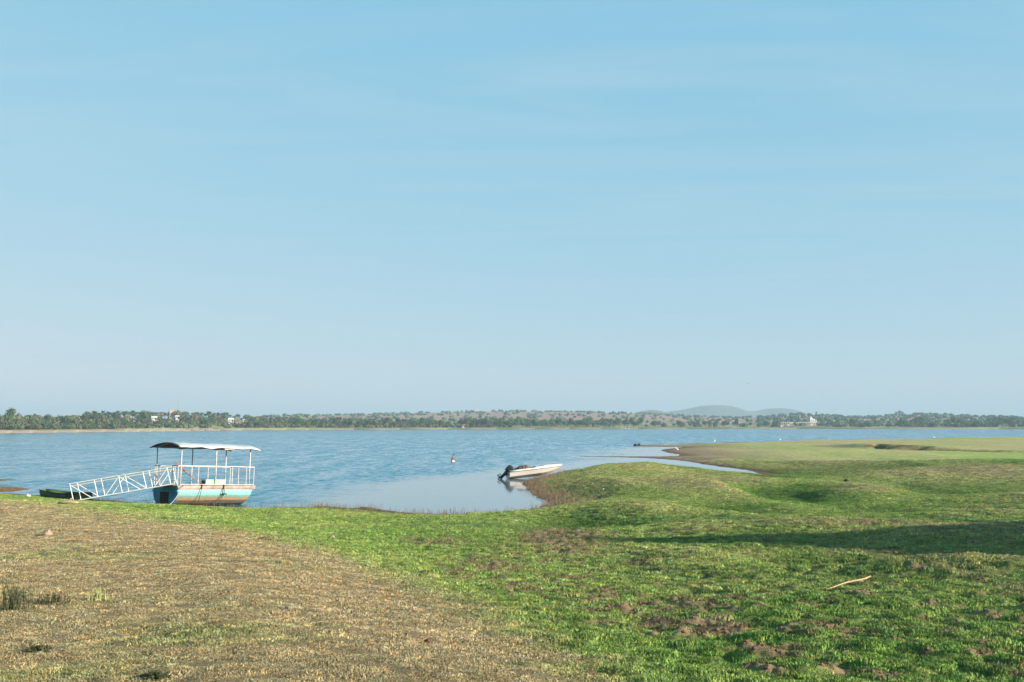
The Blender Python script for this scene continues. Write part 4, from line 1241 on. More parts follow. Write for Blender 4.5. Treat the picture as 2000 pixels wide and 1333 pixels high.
def flyer(px, py, Y, label, rot):
    root = empty('flying_bird', at(px, py, Y), (0, 0, R(rot)))
    tag(root, label, 'bird', 'dark birds in flight')
    MB().loft([[(x, math.cos(a) * r_, math.sin(a) * r_) for a in np.linspace(0, 2 * math.pi, 8)[:-1]] for x, r_ in ((-.34, .02), (-.2, .05), (0, .085), (.16, .06), (.26, .03), (.33, .006))]).build('body', M['dark_feather'], root, smooth=True)
    for s in (-1, 1):
        MB().add([(.12, s * .06, .03), (-.10, s * .06, .03), (-.08, s * .34, .16), (.10, s * .36, .17), (-.12, s * .72, .10), (.0, s * .74, .10)] + [(.12, s * .06, .015), (-.10, s * .06, .015), (-.08, s * .34, .145), (.10, s * .36, .155), (-.12, s * .72, .09), (.0, s * .74, .09)],
                 [(0, 1, 2, 3), (3, 2, 4, 5), (6, 9, 8, 7), (9, 11, 10, 8), (0, 3, 9, 6), (3, 5, 11, 9), (1, 7, 8, 2), (2, 8, 10, 4), (4, 10, 11, 5)]).build('wing', M['dark_feather'], root)


flyer(1462, 750, 420, 'dark bird flying above the flat-topped hill', 20)
flyer(1444.5, 735, 600, 'tiny bird flying higher and fainter than its neighbour', -15)

# ------------------------------------------------------------------ weeds at the front left
def weed(px, py, h, n, spread, label, m, lean=.25, leaf=.035, seed=1, droop=True):
    p = ground_hit(px, py); rs = random.Random(seed)
    root = empty('weed_plant', p); tag(root, label, 'plant')
    st, lf = MB(), MB()
    for i in range(n):
        a = rs.uniform(0, 6.283); d = rs.uniform(0, spread) ** 1.0
        x, y = d * math.cos(a), d * math.sin(a) * .7
        hh = h * rs.uniform(.45, 1.0) * (1 - .5 * d / (spread + .01))
        dx, dy = rs.uniform(-lean, lean) * hh, rs.uniform(-lean, lean) * hh
        z0 = ground_z(p.x + x, p.y + y) - p.z - .01 if i % 6 == 0 else -.02
        st.tube([(x, y, z0), (x + dx * .4, y + dy * .4, hh * .5), (x + dx, y + dy, hh)], [.004, .003, .0016], 4)
        for k in range(int(5 + hh * 22)):
            u = rs.uniform(.18, 1.0); c = Vector((x + dx * u, y + dy * u, hh * u))
            an = rs.uniform(0, 6.283); l = leaf * rs.uniform(.6, 1.3)
            dr = Vector((math.cos(an), math.sin(an), rs.uniform(-.3, .7))).normalized(); sd = dr.cross(Vector((0, 0, 1))).normalized() * l * .26
            lf.add([c, c + dr * l * .5 + sd, c + dr * l, c + dr * l * .5 - sd], [(0, 1, 2, 3)])
    st.build('stems', m, root)
    o = lf.build('leaves', m, root); o['kind'] = 'stuff'
    return root


weed(22, 1192, .36, 60, .30, 'dark leafy weed growing at the left edge of the dry slope', M['weed'], seed=3, leaf=.032)
weed(105, 1178, .13, 50, .22, 'low dark weed between the tall weed and the pale stalks', M['weed'], seed=4, leaf=.028)
weed(192, 1172, .17, 34, .16, 'tuft of pale yellowish green stalks on the dry slope', M['weed_pale'], seed=5, leaf=.020, lean=.2)
weed(300, 1326, .06, 50, .11, 'low dark green weed at the bottom edge of the dry slope', M['weed'], seed=6, leaf=.03, lean=.6)
weed(75, 1275, .07, 60, .13, 'flat green weed patch low on the dry slope', M['weed'], seed=7, leaf=.028, lean=.7)

# ------------------------------------------------------------------ grass near the camera: instanced tufts (nobody could count them)
proto_col = bpy.data.collections.new('grass_tufts')      # not linked to the scene: only a store for the tuft meshes


def tuft(name, n, rad, h0, h1, w, lean, seed, m):
    rs = random.Random(seed); mb = MB(); sh = []; cells = {}
    for i in range(n):
        a = rs.uniform(0, 6.283); d = rad * math.sqrt(rs.random())
        x, y = d * math.cos(a), d * math.sin(a)
        ce_ = cells.setdefault((int(x / .034 + 50), int(y / .034 + 50)), rs.choice((0, .55, .75, 1.0, 1.15, 1.45)))
        if ce_ == 0: continue
        h = rs.uniform(h0, h1) * (1 - .35 * d / rad) * (.7 + .4 * ce_)
        b_ = rs.uniform(0, 6.283); ln = rs.uniform(.2, 1) * lean * h
        dx, dy = math.cos(b_) * ln, math.sin(b_) * ln
        c = rs.uniform(0, 6.283); wx, wy = math.cos(c) * w / 2, math.sin(c) * w / 2
        mx, my = x + dx * .35, y + dy * .35
        mb.add([(x - wx, y - wy, -.01), (x + wx, y + wy, -.01), (mx + wx * .8, my + wy * .8, h * .6), (mx - wx * .8, my - wy * .8, h * .6), (x + dx, y + dy, h)], [(0, 1, 2, 3), (3, 2, 4)])
        sh += [ce_ * rs.uniform(.8, 1.2)] * 2
    me = bpy.data.meshes.new(name); me.from_pydata(mb.v, [], mb.f); me.materials.append(m)
    af = me.attributes.new('blade_tint', 'FLOAT', 'FACE'); af.data.foreach_set('value', sh)
    o = bpy.data.objects.new(name, me); proto_col.objects.link(o)
    return o


bmn = bpy.data.materials.new('grass_blade'); bmn.use_nodes = True
nt = bmn.node_tree; b = nt.nodes['Principled BSDF']; b.inputs['Roughness'].default_value = .75; b.inputs['Specular IOR Level'].default_value = .12
ia = nt.nodes.new('ShaderNodeAttribute'); ia.attribute_type = 'INSTANCER'; ia.attribute_name = 'tint'
bt = nt.nodes.new('ShaderNodeAttribute'); bt.attribute_name = 'blade_tint'
bmx = nt.nodes.new('ShaderNodeVectorMath'); bmx.operation = 'SCALE'
nt.links.new(ia.outputs['Color'], bmx.inputs[0]); nt.links.new(bt.outputs['Fac'], bmx.inputs['Scale'])
nt.links.new(bmx.outputs[0], b.inputs['Base Color'])
# short turf shades with the lie of the land under it: blend each blade's normal with the slope's
il = nt.nodes.new('ShaderNodeAttribute'); il.attribute_type = 'INSTANCER'; il.attribute_name = 'lie'
l1 = nt.nodes.new('ShaderNodeVectorMath'); l1.operation = 'MULTIPLY_ADD'; l1.inputs[1].default_value = (2, 2, 2); l1.inputs[2].default_value = (-1, -1, -1)
nt.links.new(il.outputs['Vector'], l1.inputs[0])
l2 = nt.nodes.new('ShaderNodeVectorMath'); l2.operation = 'SCALE'; l2.inputs['Scale'].default_value = 1.6
nt.links.new(l1.outputs[0], l2.inputs[0])
gg = nt.nodes.new('ShaderNodeNewGeometry')
l3 = nt.nodes.new('ShaderNodeVectorMath'); l3.operation = 'ADD'; nt.links.new(l2.outputs[0], l3.inputs[0]); nt.links.new(gg.outputs['Normal'], l3.inputs[1])
l4 = nt.nodes.new('ShaderNodeVectorMath'); l4.operation = 'NORMALIZE'; nt.links.new(l3.outputs[0], l4.inputs[0]); nt.links.new(l4.outputs[0], b.inputs['Normal'])
for i in range(3): tuft('a%d_green_tuft' % i, 46, .085, .010, .028, .0065, 1.2, 100 + i, bmn)
for i in range(3): tuft('b%d_dry_tuft' % i, 50, .090, .004, .012, .0065, 3.6, 110 + i, bmn)
for i in range(2): tuft('c%d_tall_tuft' % i, 14, .05, .030, .060, .0050, .8, 120 + i, bmn)

NG = 680000
rmax, rmin = 120.0, 4.2
u = rng.random(NG)
ex = .62                                              # density falls with distance while tufts grow
rr = (rmin ** ex + u * (rmax ** ex - rmin ** ex)) ** (1 / ex)
tt = rng.uniform(-R(41.9), R(41.9), NG)
px_, py_ = rr * np.sin(tt), rr * np.cos(tt)
pz, pd, ps, pdry, pmud, pc, pn = on_ground(px_, py_, GZ, GD, GS, gdry, gmud, TURF, NRM)
keep = (pd > .25) & (ps < 0) & (rng.random(NG) > pmud * .93) & (pz > .03)
hol = micro_relief(px_, py_, rr, pd, pdry, pmud)
keep &= rng.random(NG) < (1 - .72 * smooth(.01, -.05, hol) * (1 - .5 * pdry))
keep &= rng.random(NG) < (.10 + .90 * smooth(-.35, .12, fbm(px_ / .34, py_ / .26, 131, 3))) * (1 - .15 * pdry)
px_, py_, pz, rr, pdry, pmud, pc, pn = (a_[keep] for a_ in (px_, py_, pz, rr, pdry, pmud, pc, pn))
ng = len(px_)
hgt = fbm(px_ / .45, py_ / .35, 133, 3)
scl = (rr / 9) ** .42 * np.clip(.82 + .7 * hgt, .35, 1.7) * rng.uniform(.7, 1.3, ng) * np.clip(rr / 7, .75, 1)
isdry = rng.random(ng) < np.clip(pdry * 1.15, 0, .95)
idx = np.where(isdry, 3 + rng.integers(0, 3, ng), rng.integers(0, 3, ng))
idx = np.where((rng.random(ng) < .02) & (rr < 40) & (~isdry), 6 + rng.integers(0, 2, ng), idx)
tint = pc * rng.uniform(.62, 1.38, ng)[:, None]
hue = rng.normal(0, 1, ng)
tint = tint * (1 + np.stack([.13 * hue, .02 * hue, -.08 * hue], 1))
tint = tint * np.clip(1 + .55 * fbm(px_ / .34, py_ / .26, 131, 3) + .5 * fbm(px_ / .12, py_ / .10, 135, 2), .5, 1.6)[:, None]
tint = np.clip(tint, .01, .7)
gme2 = bpy.data.meshes.new('grass')
gme2.vertices.add(ng); gme2.vertices.foreach_set('co', np.stack([px_, py_, pz], 1).astype(np.float32).ravel())
color_attr(gme2, 'tint', tint); color_attr(gme2, 'lie', pn * .5 + .5); float_attr(gme2, 'scl', scl); float_attr(gme2, 'spin', rng.uniform(0, 6.283, ng))
ai = gme2.attributes.new('pick', 'INT', 'POINT'); ai.data.foreach_set('value', idx.astype(np.int32))
grass = bpy.data.objects.new('grass', gme2); COL.objects.link(grass)
gn = bpy.data.node_groups.new('scatter_tufts', 'GeometryNodeTree')
gn.interface.new_socket('Geometry', in_out='INPUT', socket_type='NodeSocketGeometry')
gn.interface.new_socket('Geometry', in_out='OUTPUT', socket_type='NodeSocketGeometry')
gi = gn.nodes.new('NodeGroupInput'); go = gn.nodes.new('NodeGroupOutput')
m2p = gn.nodes.new('GeometryNodeMeshToPoints'); ip = gn.nodes.new('GeometryNodeInstanceOnPoints')
ci = gn.nodes.new('GeometryNodeCollectionInfo'); ci.inputs['Collection'].default_value = proto_col
ci.inputs['Separate Children'].default_value = True; ci.inputs['Reset Children'].default_value = True


def named(kind, nm_):
    n_ = gn.nodes.new('GeometryNodeInputNamedAttribute'); n_.data_type = kind; n_.inputs['Name'].default_value = nm_
    return n_.outputs['Attribute']


cx = gn.nodes.new('ShaderNodeCombineXYZ'); gn.links.new(named('FLOAT', 'spin'), cx.inputs[2])
gn.links.new(gi.outputs[0], m2p.inputs['Mesh']); gn.links.new(m2p.outputs[0], ip.inputs['Points'])
gn.links.new(ci.outputs[0], ip.inputs['Instance']); ip.inputs['Pick Instance'].default_value = True
gn.links.new(named('INT', 'pick'), ip.inputs['Instance Index']); gn.links.new(cx.outputs[0], ip.inputs['Rotation'])
gn.links.new(named('FLOAT', 'scl'), ip.inputs['Scale']); gn.links.new(ip.outputs[0], go.inputs[0])
md = grass.modifiers.new('scatter', 'NODES'); md.node_group = gn
tag(grass, 'short turf, green in the hollow and straw coloured on the slope', 'grass', kind='stuff')

# crumbled mud between the turf: small clods, instanced
clod_col = bpy.data.collections.new('clod_shapes')
for i in range(4):
    o = bpy.data.objects.new('clod%d' % i, blob_mesh('clod', (.075, .065, .05), 60 + i, M['mud_crumb'], 2, .3)); clod_col.objects.link(o)
NC = 60000
cr2 = (5.0 ** .8 + rng.random(NC) * (40 ** .8 - 5.0 ** .8)) ** (1 / .8); ct2 = rng.uniform(-R(12), R(31), NC)
mx_, my_ = cr2 * np.sin(ct2), cr2 * np.cos(ct2)
mz_, md_, mdry, mmud = on_ground(mx_, my_, GZ, GD, gdry, gmud)
kp = (md_ > 1) & (mmud > rng.uniform(.45, 1.3, NC)); mx_, my_, mz_, mdry, mmud, md_ = (a_[kp] for a_ in (mx_, my_, mz_, mdry, mmud, md_))
cme = bpy.data.meshes.new('mud_clods'); nc = len(mx_)
cme.vertices.add(nc); cme.vertices.foreach_set('co', np.stack([mx_, my_, mz_ + .004], 1).astype(np.float32).ravel())
float_attr(cme, 'scl', rng.uniform(.25, 1.0, nc) ** 1.5 * .85); float_attr(cme, 'spin', rng.uniform(0, 6.283, nc))
ai = cme.attributes.new('pick', 'INT', 'POINT'); ai.data.foreach_set('value', rng.integers(0, 4, nc).astype(np.int32))
o = bpy.data.objects.new('mud_clods', cme); COL.objects.link(o)
gn2 = gn.copy(); gn2.name = 'scatter_clods'
for n_ in gn2.nodes:
    if n_.bl_idname == 'GeometryNodeCollectionInfo': n_.inputs['Collection'].default_value = clod_col
md2 = o.modifiers.new('scatter', 'NODES'); md2.node_group = gn2
tag(o, 'crumbled brown mud trodden up between the green turf', 'mud', kind='stuff')

# dead stems standing along the margin and in the shallows
NS = 60000
sx_ = rng.uniform(-26, 12, NS * 3); sy_ = rng.uniform(44, 96, NS * 3)
sz_, sd_, ss_ = on_ground(sx_, sy_, GZ, GD, GS)
pr = np.where(sd_ > 0, smooth(4.2, .6, sd_), smooth(-1.6, -.1, sd_) * .16) * (.25 + .75 * smooth(-.2, .35, fbm(sx_ / 2.2, sy_ / 2.2, 141, 3)))
pr = pr * np.where((sx_ > 1) & (sy_ > 52) & (sy_ < 84), 1.0, np.where((sx_ > -17) & (sx_ < 0), .5, .22))
kp = (rng.random(NS * 3) < pr) & (sd_ > -1.6)
sx_, sy_, sz_ = sx_[kp][:NS], sy_[kp][:NS], sz_[kp][:NS]
n_ = len(sx_)
hh = rng.uniform(.10, .34, n_) * (1 + .5 * fbm(sx_ / 1.5, sy_ / 1.5, 142, 2)); an = rng.uniform(0, 6.283, n_); ln = rng.uniform(0, .22, n_) * hh
wv = .006
bx = np.stack([sx_, sy_, sz_ - .02], 1)
sdv = np.stack([np.cos(an + 1.57) * wv, np.sin(an + 1.57) * wv, np.zeros(n_)], 1)
sdv = np.stack([np.full(n_, wv), np.zeros(n_), np.zeros(n_)], 1) * np.where(rng.random(n_) < .7, 1, .4)[:, None] + sdv * .3
tp = bx + np.stack([np.cos(an) * ln, np.sin(an) * ln, hh + .02], 1)
vv = np.stack([bx - sdv, bx + sdv, tp + sdv * .5, tp - sdv * .5], 1).reshape(-1, 3)
fm = np.arange(n_ * 4).reshape(-1, 4)
sme = bpy.data.meshes.new('dead_stems'); sme.from_pydata(vv.tolist(), [], fm.tolist())
sme.materials.append(mat('dead_stem', (.20, .15, .10), .9, .3, 3, color2=(.12, .085, .055)))
o = bpy.data.objects.new('dead_stems', sme); COL.objects.link(o)
tag(o, 'thin brown dead stems standing along the water margin', 'reeds', kind='stuff')

# ------------------------------------------------------------------ far bank: trees, bushes, palms
def crown_mesh(name, lobes, n, leaf, seed, mats, trunk=None, solid=.62):
    """leaf clumps spread through several lobes; trunk = list of tubes"""
    rs = random.Random(seed); mb = MB(); tints = []
    tot = sum(l[3] * l[3] for l in lobes)
    for (cx_, cy_, cz_, rx, rz) in lobes:
        lt = rs.uniform(.75, 1.25)
        for i in range(max(6, int(n * rx * rx / sum(l[3] ** 2 for l in lobes)))):
            d = Vector((rs.gauss(0, 1), rs.gauss(0, 1), rs.gauss(0, 1))).normalized()
            k = solid + (1.05 - solid) * rs.random()
            c = Vector((cx_ + d.x * rx * k, cy_ + d.y * rx * k, cz_ + d.z * rz * k))
            nrm = (d + Vector((rs.uniform(-1, 1), rs.uniform(-1, 1), rs.uniform(-.6, 1))) * .7).normalized()
            a = nrm.orthogonal().normalized(); b_ = nrm.cross(a); s_ = leaf * rs.uniform(.55, 1.35); an = rs.uniform(0, 6.28)
            a2 = a * math.cos(an) + b_ * math.sin(an); b2 = b_ * math.cos(an) - a * math.sin(an)
            mb.add([c - a2 * s_ * .5, c + b2 * s_ * .42, c + a2 * s_ * .5 + nrm * s_ * .12, c - b2 * s_ * .42], [(0, 1, 2, 3)])
            tints.append(lt * rs.uniform(.7, 1.3))
    nleaf = len(mb.f)
    if trunk:
        for pts, rad in trunk: mb.tube(pts, rad, 5, mi=1)
    me = bpy.data.meshes.new(name); me.from_pydata(mb.v, [], mb.f)
    for m in mats: me.materials.append(m)
    me.polygons.foreach_set('material_index', mb.mi)
    at2 = me.attributes.new('leaf_tint', 'FLOAT', 'FACE'); at2.data.foreach_set('value', tints + [1.0] * (len(mb.f) - nleaf))
    me.update()
    return me


def lobes_round(rs, R_, H, n, base):
    L = [(0, 0, base + H * .5, R_ * .72, H * .46)]
    for i in range(n):
        a = rs.uniform(0, 6.283); r_ = R_ * rs.uniform(.30, .72); q = R_ * rs.uniform(.28, .52)
        L.append((math.cos(a) * r_, math.sin(a) * r_, base + H * rs.uniform(.25, .85), q, q * rs.uniform(.7, 1.0)))
    return L


def limbs(base, R_):
    T = [([(0, 0, -.4), (.05, 0, base * .6), (0, .05, base + R_ * .5)], [.07 * R_, .055 * R_, .03 * R_])]
    for k in range(4):
        a = k * 1.6 + .4
        T.append(([(0, 0, base * .7), (math.cos(a) * R_ * .3, math.sin(a) * R_ * .3, base + R_ * .35), (math.cos(a) * R_ * .55, math.sin(a) * R_ * .55, base + R_ * .8)], [.04 * R_, .025 * R_, .012 * R_]))
    return T


PROTO = {}


def tree_proto(kind, v):
    key = (kind, v)
    if key in PROTO: return PROTO[key]
    rs = random.Random(hash(kind) % 1000 + v * 17 if False else (sum(map(ord, kind)) + v * 17))
    if kind == 'bush':
        me = crown_mesh('bush', lobes_round(rs, 1.0, 1.25, 7, -.05), 400, .21, v, [M[('leaf_olive', 'leaf_green', 'leaf_olive', 'leaf_dark', 'leaf_olive')[v % 5]], M['bark']])
        PROTO[key] = [('bush', me)]
    elif kind == 'tree':
        m = M[('leaf_green', 'leaf_olive', 'leaf_dark', 'leaf_olive', 'leaf_green', 'leaf_dry')[v % 6]]
        c = crown_mesh('crown', lobes_round(rs, .95, 1.35, 9, .55), 480, .20, v + 50, [m, M['bark']], solid=.5 if v % 6 != 5 else .3)
        t_ = MB()
        for pts, rad in limbs(.6, 1.0): t_.tube(pts, rad, 5)
        PROTO[key] = [('crown', c), ('trunk', t_.mesh('trunk', M['bark']))]
    elif kind == 'column':
        L = [(rs.uniform(-.12, .12), rs.uniform(-.12, .12), .35 + .22 * i, .30 - .02 * abs(i - 2.5), .26) for i in range(7)]
        c = crown_mesh('crown', L, 300, .22, v + 80, [M['leaf_dark'], M['bark']])
        PROTO[key] = [('crown', c), ('trunk', MB().tube([(0, 0, -.2), (0, 0, .6)], [.06, .04], 6).mesh('trunk', M['bark']))]
    elif kind == 'palm':
        ln = rs.uniform(-.06, .06); mb = MB(); ti = []
        topz = .74
        for i in range(24):
            a = i * 2.399 + rs.uniform(-.2, .2); up = rs.uniform(-.6, 2.6); L_ = .38 * rs.uniform(.8, 1.15)
            prev = Vector((ln, 0, topz)); dr = Vector((math.cos(a), math.sin(a), up)).normalized()
            side = dr.cross(Vector((0, 0, 1))).normalized()
            pts = []
            for k in range(4):
                w_ = .075 * (.8, 1.15, .9, .2)[k]
                pts += [prev + side * w_ - Vector((0, 0, w_ * .5)), prev, prev - side * w_ - Vector((0, 0, w_ * .5))]
                prev = prev + dr * L_ / 3; dr = (dr + Vector((0, 0, -.42))).normalized()
            mb.add(pts, [(k * 3 + j, k * 3 + j + 1, k * 3 + j + 4, k * 3 + j + 3) for k in range(3) for j in range(2)])
            ti += [rs.uniform(.75, 1.25)] * 6
        me = bpy.data.meshes.new('crown'); me.from_pydata(mb.v, [], mb.f); me.materials.append(M['leaf_palm'])
        a2 = me.attributes.new('leaf_tint', 'FLOAT', 'FACE'); a2.data.foreach_set('value', ti)
        PROTO[key] = [('crown', me), ('trunk', MB().tube([(0, 0, -.05), (ln * .3, 0, .25), (ln * .7, 0, .5), (ln, 0, .74)], [.022, .018, .016, .015], 6).mesh('trunk', M['bark']))]
    return PROTO[key]


def far_pt(px, s):
    th = azim(px); r = float(far_R_at(np.array([th]))[0]) + s
    z, _ = far_height(np.array([r]), np.array([th]))
    return Vector((r * math.sin(th), r * math.cos(th), float(z[0])))


CROWD = []
CLEAR = [(301, 128, 3), (346, 150, 2), (451, 132, 4), (476, 165, 2), (906, 18, 2), (1437, 16, 4), (1221, 10, 4), (1556, 62, 36)]
HUE = {'bush': ('olive', 'light-green', 'olive', 'dark-green', 'olive'), 'tree': ('light-green', 'olive', 'dark-green', 'olive', 'light-green', 'bare brown'), 'palm': ('green',), 'column': ('dark-green',)}
MARKS = [(19, 'the tall round tree'), (67, 'the flat-topped tree'), (165, 'the grey-brown tree'), (284, 'the dark round tree'), (347, 'the radio mast'), (381, 'the pinkish tree'),
         (416, 'the sprawling tree'), (451, 'the white house'), (510, 'the lone shore tree'), (659, 'the reddish tree'), (906, 'the red-roofed hut'), (1221, 'the white shed'),
         (1438, 'the column-shaped tree'), (1560, 'the white temple'), (1625, 'the dark slim tree'), (1764, 'the big dark tree')]
ORD = ['', 'second', 'third', 'fourth', 'fifth', 'sixth', 'seventh', 'eighth', 'ninth', 'tenth', 'eleventh', 'twelfth', 'thirteenth', 'fourteenth', 'fifteenth', 'sixteenth']


def plant(kind, v, px, s, width, height, label, cat, group=None, name=None):
    """width/height in metres"""
    if group and any(abs(px - hp) < hw + width * .9 and s < hs for hp, hs, hw in CLEAR):
        height *= .42; width *= .75                        # low growth in front of the houses
    p = far_pt(px, s)
    pr = tree_proto(kind, v)
    nw, nh = {'bush': (2.0, 1.25), 'tree': (2.0, 2.0), 'column': (.62, 1.95), 'palm': (.72, 1.15)}[kind]
    sc_ = (width / nw, width / nw, height / nh)
    rz = random.uniform(0, 6.283)
    nm_ = name or {'bush': 'bush', 'tree': 'broadleaf_tree', 'column': 'column_tree', 'palm': 'palm_tree'}[kind]
    if len(pr) == 1:
        o = bpy.data.objects.new(nm_, pr[0][1]); COL.objects.link(o)
        o.location = p; o.scale = sc_; o.rotation_euler = (0, 0, rz)
    else:
        o = empty(nm_, p, (0, 0, rz)); o.scale = sc_
        for pn, me in pr:
            c = bpy.data.objects.new(pn, me); COL.objects.link(c); c.parent = o
    tag(o, label, cat, group)
    if group:
        h = HUE[kind]; CROWD.append((o, kind, h[v % len(h)], px, s, width, height))
    return o


def label_crowd():
    """say of every far plant which one it is: colour, size, row and the landmark it stands by"""
    by = {}
    for (o, kind, hue, px, s, w, h) in CROWD:
        big = {'bush': (5.0, 6.6), 'tree': (6.2, 8.0), 'palm': (6.6, 7.7)}[kind]
        v = w if kind == 'bush' else h
        size = ('small ' if kind == 'bush' else 'short ') if v < big[0] else (('wide ' if kind == 'bush' else 'tall ') if v > big[1] else 'medium ')
        row = 'in the front row by the shore' if s < 40 else ('in the middle row' if s < 120 else 'in the back row')
        mk = min(MARKS, key=lambda m: abs(m[0] - px))
        side = ('below ' if s < 60 else 'behind ') if abs(mk[0] - px) < 9 else ('left of ' if px < mk[0] else 'right of ')
        noun = {'bush': 'bush', 'tree': 'tree', 'palm': 'palm'}[kind]
        row = row if kind != 'tree' or True else row
        by.setdefault((size + hue + ' ' + noun, row, side + mk[1]), []).append((px, o, mk[0]))
    for (a_, b_, c_), lst in by.items():
        lst.sort(key=lambda t: abs(t[0] - t[2]))
        for i, (_, o, _m) in enumerate(lst):
            if len(lst) == 1: o['label'] = a_ + ' ' + b_ + ', ' + c_
            elif c_.startswith(('left', 'right')): o['label'] = (ORD[i] + ' ' if i else 'first ') + a_ + ', ' + b_.replace('in the ', '').replace(' by the shore', '') + ', ' + c_
            else: o['label'] = (ORD[i] + ' ' if i else 'first ') + a_ + ', ' + b_.replace('in the ', '').replace(' by the shore', '') + ', ' + c_


rs = random.Random(99)
# single trees that stand out
plant('tree', 0, 19, 26, 7.0, 12.0, 'tall round green tree standing above the thicket at the left edge', 'tree')
plant('tree', 2, 67, 95, 2.6, 8.0, 'slim flat-topped tree sticking up from the left thicket', 'tree')
plant('tree', 1, 165, 60, 5.2, 10.5, 'tall grey-brown tree in the middle of the left thicket', 'tree')
plant('tree', 4, 284, 110, 7.2, 10.2, 'large dark green round tree left of the white hut', 'tree')
plant('tree', 5, 346, 170, 6.5, 9.5, 'bare brownish tree at the foot of the radio mast', 'tree')
plant('tree', 5, 381, 105, 5.4, 8.2, 'pinkish brown tree in front of the palm row', 'tree')
plant('tree', 2, 416, 70, 6.6, 6.8, 'dark sprawling tree near the sandy shore', 'tree')
plant('bush', 3, 460, 40, 4.2, 3.6, 'dark round bush by the green field', 'bush')
plant('tree', 4, 510, 35, 6.6, 7.4, 'bushy grey-green tree standing alone by the shore', 'tree')
plant('tree', 5, 659, 60, 5.2, 6.2, 'reddish brown tree in the green belt', 'tree')
plant('column', 0, 1438.5, 30, 4.0, 8.2, 'tall dark column-shaped tree behind the small white hut', 'tree')
plant('tree', 0, 1416, 40, 7.5, 6.0, 'round green tree left of the column-shaped tree', 'tree')
plant('tree', 2, 1500, 18, 6.5, 6.0, 'dark green tree left of the long white building', 'tree')
plant('tree', 2, 1764, 30, 12.0, 8.4, 'big dark round tree alone on the right bank', 'tree')
plant('tree', 0, 1595, 755, 4.4, 7.5, 'lone small tree on the crest behind the white temple', 'tree')
plant('tree', 2, 1625, 60, 4.5, 6.0, 'dark slim tree on the slope right of the temple', 'tree')
for k, (px, w, h) in enumerate(((1752, 6, 8), (1758, 8, 10), (1763, 6, 8), (1748, 5, 6))):
    plant('tree', k % 2 * 2, px, 900 + k * 15, w, h, 'tree of the small clump on the right hill crest', 'tree', 'clump of trees on the right hill crest')
# thicket on the left bank
for i in range(150):
    px = rs.uniform(-60, 235); s = 19 + 95 * rs.random() ** 1.15
    if i < 45: s = 19 + rs.random() * 9; px = -60 + 290 * (i + rs.random()) / 45
    w = rs.choice((rs.uniform(2.6, 5.5), rs.uniform(4.5, 9.0))); h = w * rs.uniform(.55, 1.0)
    plant('bush', i % 10, px, s, w, h, 'grey-green bush in the dense thicket on the left bank', 'bush', 'bushes of the left bank thicket')
for i in range(20):
    px = rs.uniform(-20, 240); s = rs.uniform(70, 150)
    plant('tree', i % 5, px, s, rs.uniform(5, 7.5), rs.uniform(6.0, 8.6), 'grey-green tree rising from the back of the left thicket', 'tree', 'trees at the back of the left thicket')
# palms along the skyline of the left bank
for i in range(92):
    px = 176 + (510 - 176) * (i + rs.random()) / 92; s = rs.uniform(130, 270)
    h = rs.uniform(5.0, 7.8)
    plant('palm', i % 6, px, s, rs.uniform(4.6, 5.8), h, 'coconut palm in the row along the left bank skyline', 'palm tree', 'palms along the left bank skyline')
# bushes and trees between the palms and the shore
for i in range(105):
    px = rs.uniform(225, 560); near = 48 if px < 440 else 26
    s = near + 130 * rs.random() ** 1.5
    if 265 < px < 420 and s < 55: s = 56 + rs.random() * 20
    w = rs.uniform(3.6, 7.0); h = w * rs.uniform(.55, .85)
    plant('bush', i % 10, px, s, w, h, 'rounded bush in the scrub below the palm row', 'bush', 'bushes below the palm row')
for i in range(46):
    px = rs.uniform(235, 620); s = rs.uniform(95, 260)
    plant('tree', (i * 5 + 2) % 6 if i % 7 else 5, px, s, rs.uniform(5.0, 8.0), rs.uniform(5.5, 8.2), 'tree among the scattered houses below the palm row', 'tree', 'trees among the left bank houses')
# green belt in the middle
for i in range(96):
    px = 470 + (850 - 470) * (i + rs.random()) / 96; s = 24 + 120 * rs.random() ** 1.4
    plant('tree', (0, 2, 4, 1)[i % 4], px, s, rs.uniform(4, 10.5), rs.uniform(4.5, 9.6), 'tree of the green belt behind the middle shore', 'tree', 'trees of the middle green belt')
# dense belt right of the middle
for i in range(98):
    px = 905 + (1260 - 905) * (i + rs.random()) / 98; s = 20 + 70 * rs.random() ** 1.4
    if px > 1215 and i % 2: continue
    plant('tree', (2, 0, 2, 4)[i % 4], px, s, rs.uniform(4, 11), rs.uniform(5.0, 10.4), 'tree of the dense dark belt along the far shore', 'tree', 'trees of the dense far shore belt')
for i in range(40):
    px = 820 + (930 - 820) * rs.random() if i < 10 else rs.uniform(1230, 1560); s = 18 + 110 * rs.random() ** 1.4
    plant('tree', (2, 0, 1, 4)[i % 4], px, s, rs.uniform(4.5, 8), rs.uniform(4.0, 7.5), 'scattered tree on the far shore before the blue hill', 'tree', 'scattered trees before the blue hill')
for i in range(80):
    px = rs.uniform(1560, 2080); s = 18 + 200 * rs.random() ** 1.5
    w = rs.uniform(5, 9)
    plant('bush', (1, 3, 0, 2)[i % 4], px, s, w, w * rs.uniform(.45, .75), 'bush in the low scrub of the far right bank', 'bush', 'bushes of the far right bank')
for i in range(26):
    px = 1830 + 230 * rs.random() if i < 15 else rs.uniform(1640, 2050); s = rs.uniform(40, 330)
    plant('tree', (2, 0, 4)[i % 3], px, s, rs.uniform(7, 12), rs.uniform(7, 11), 'tree in the hazy wood on the far right bank', 'tree', 'trees of the far right bank')

label_crowd()

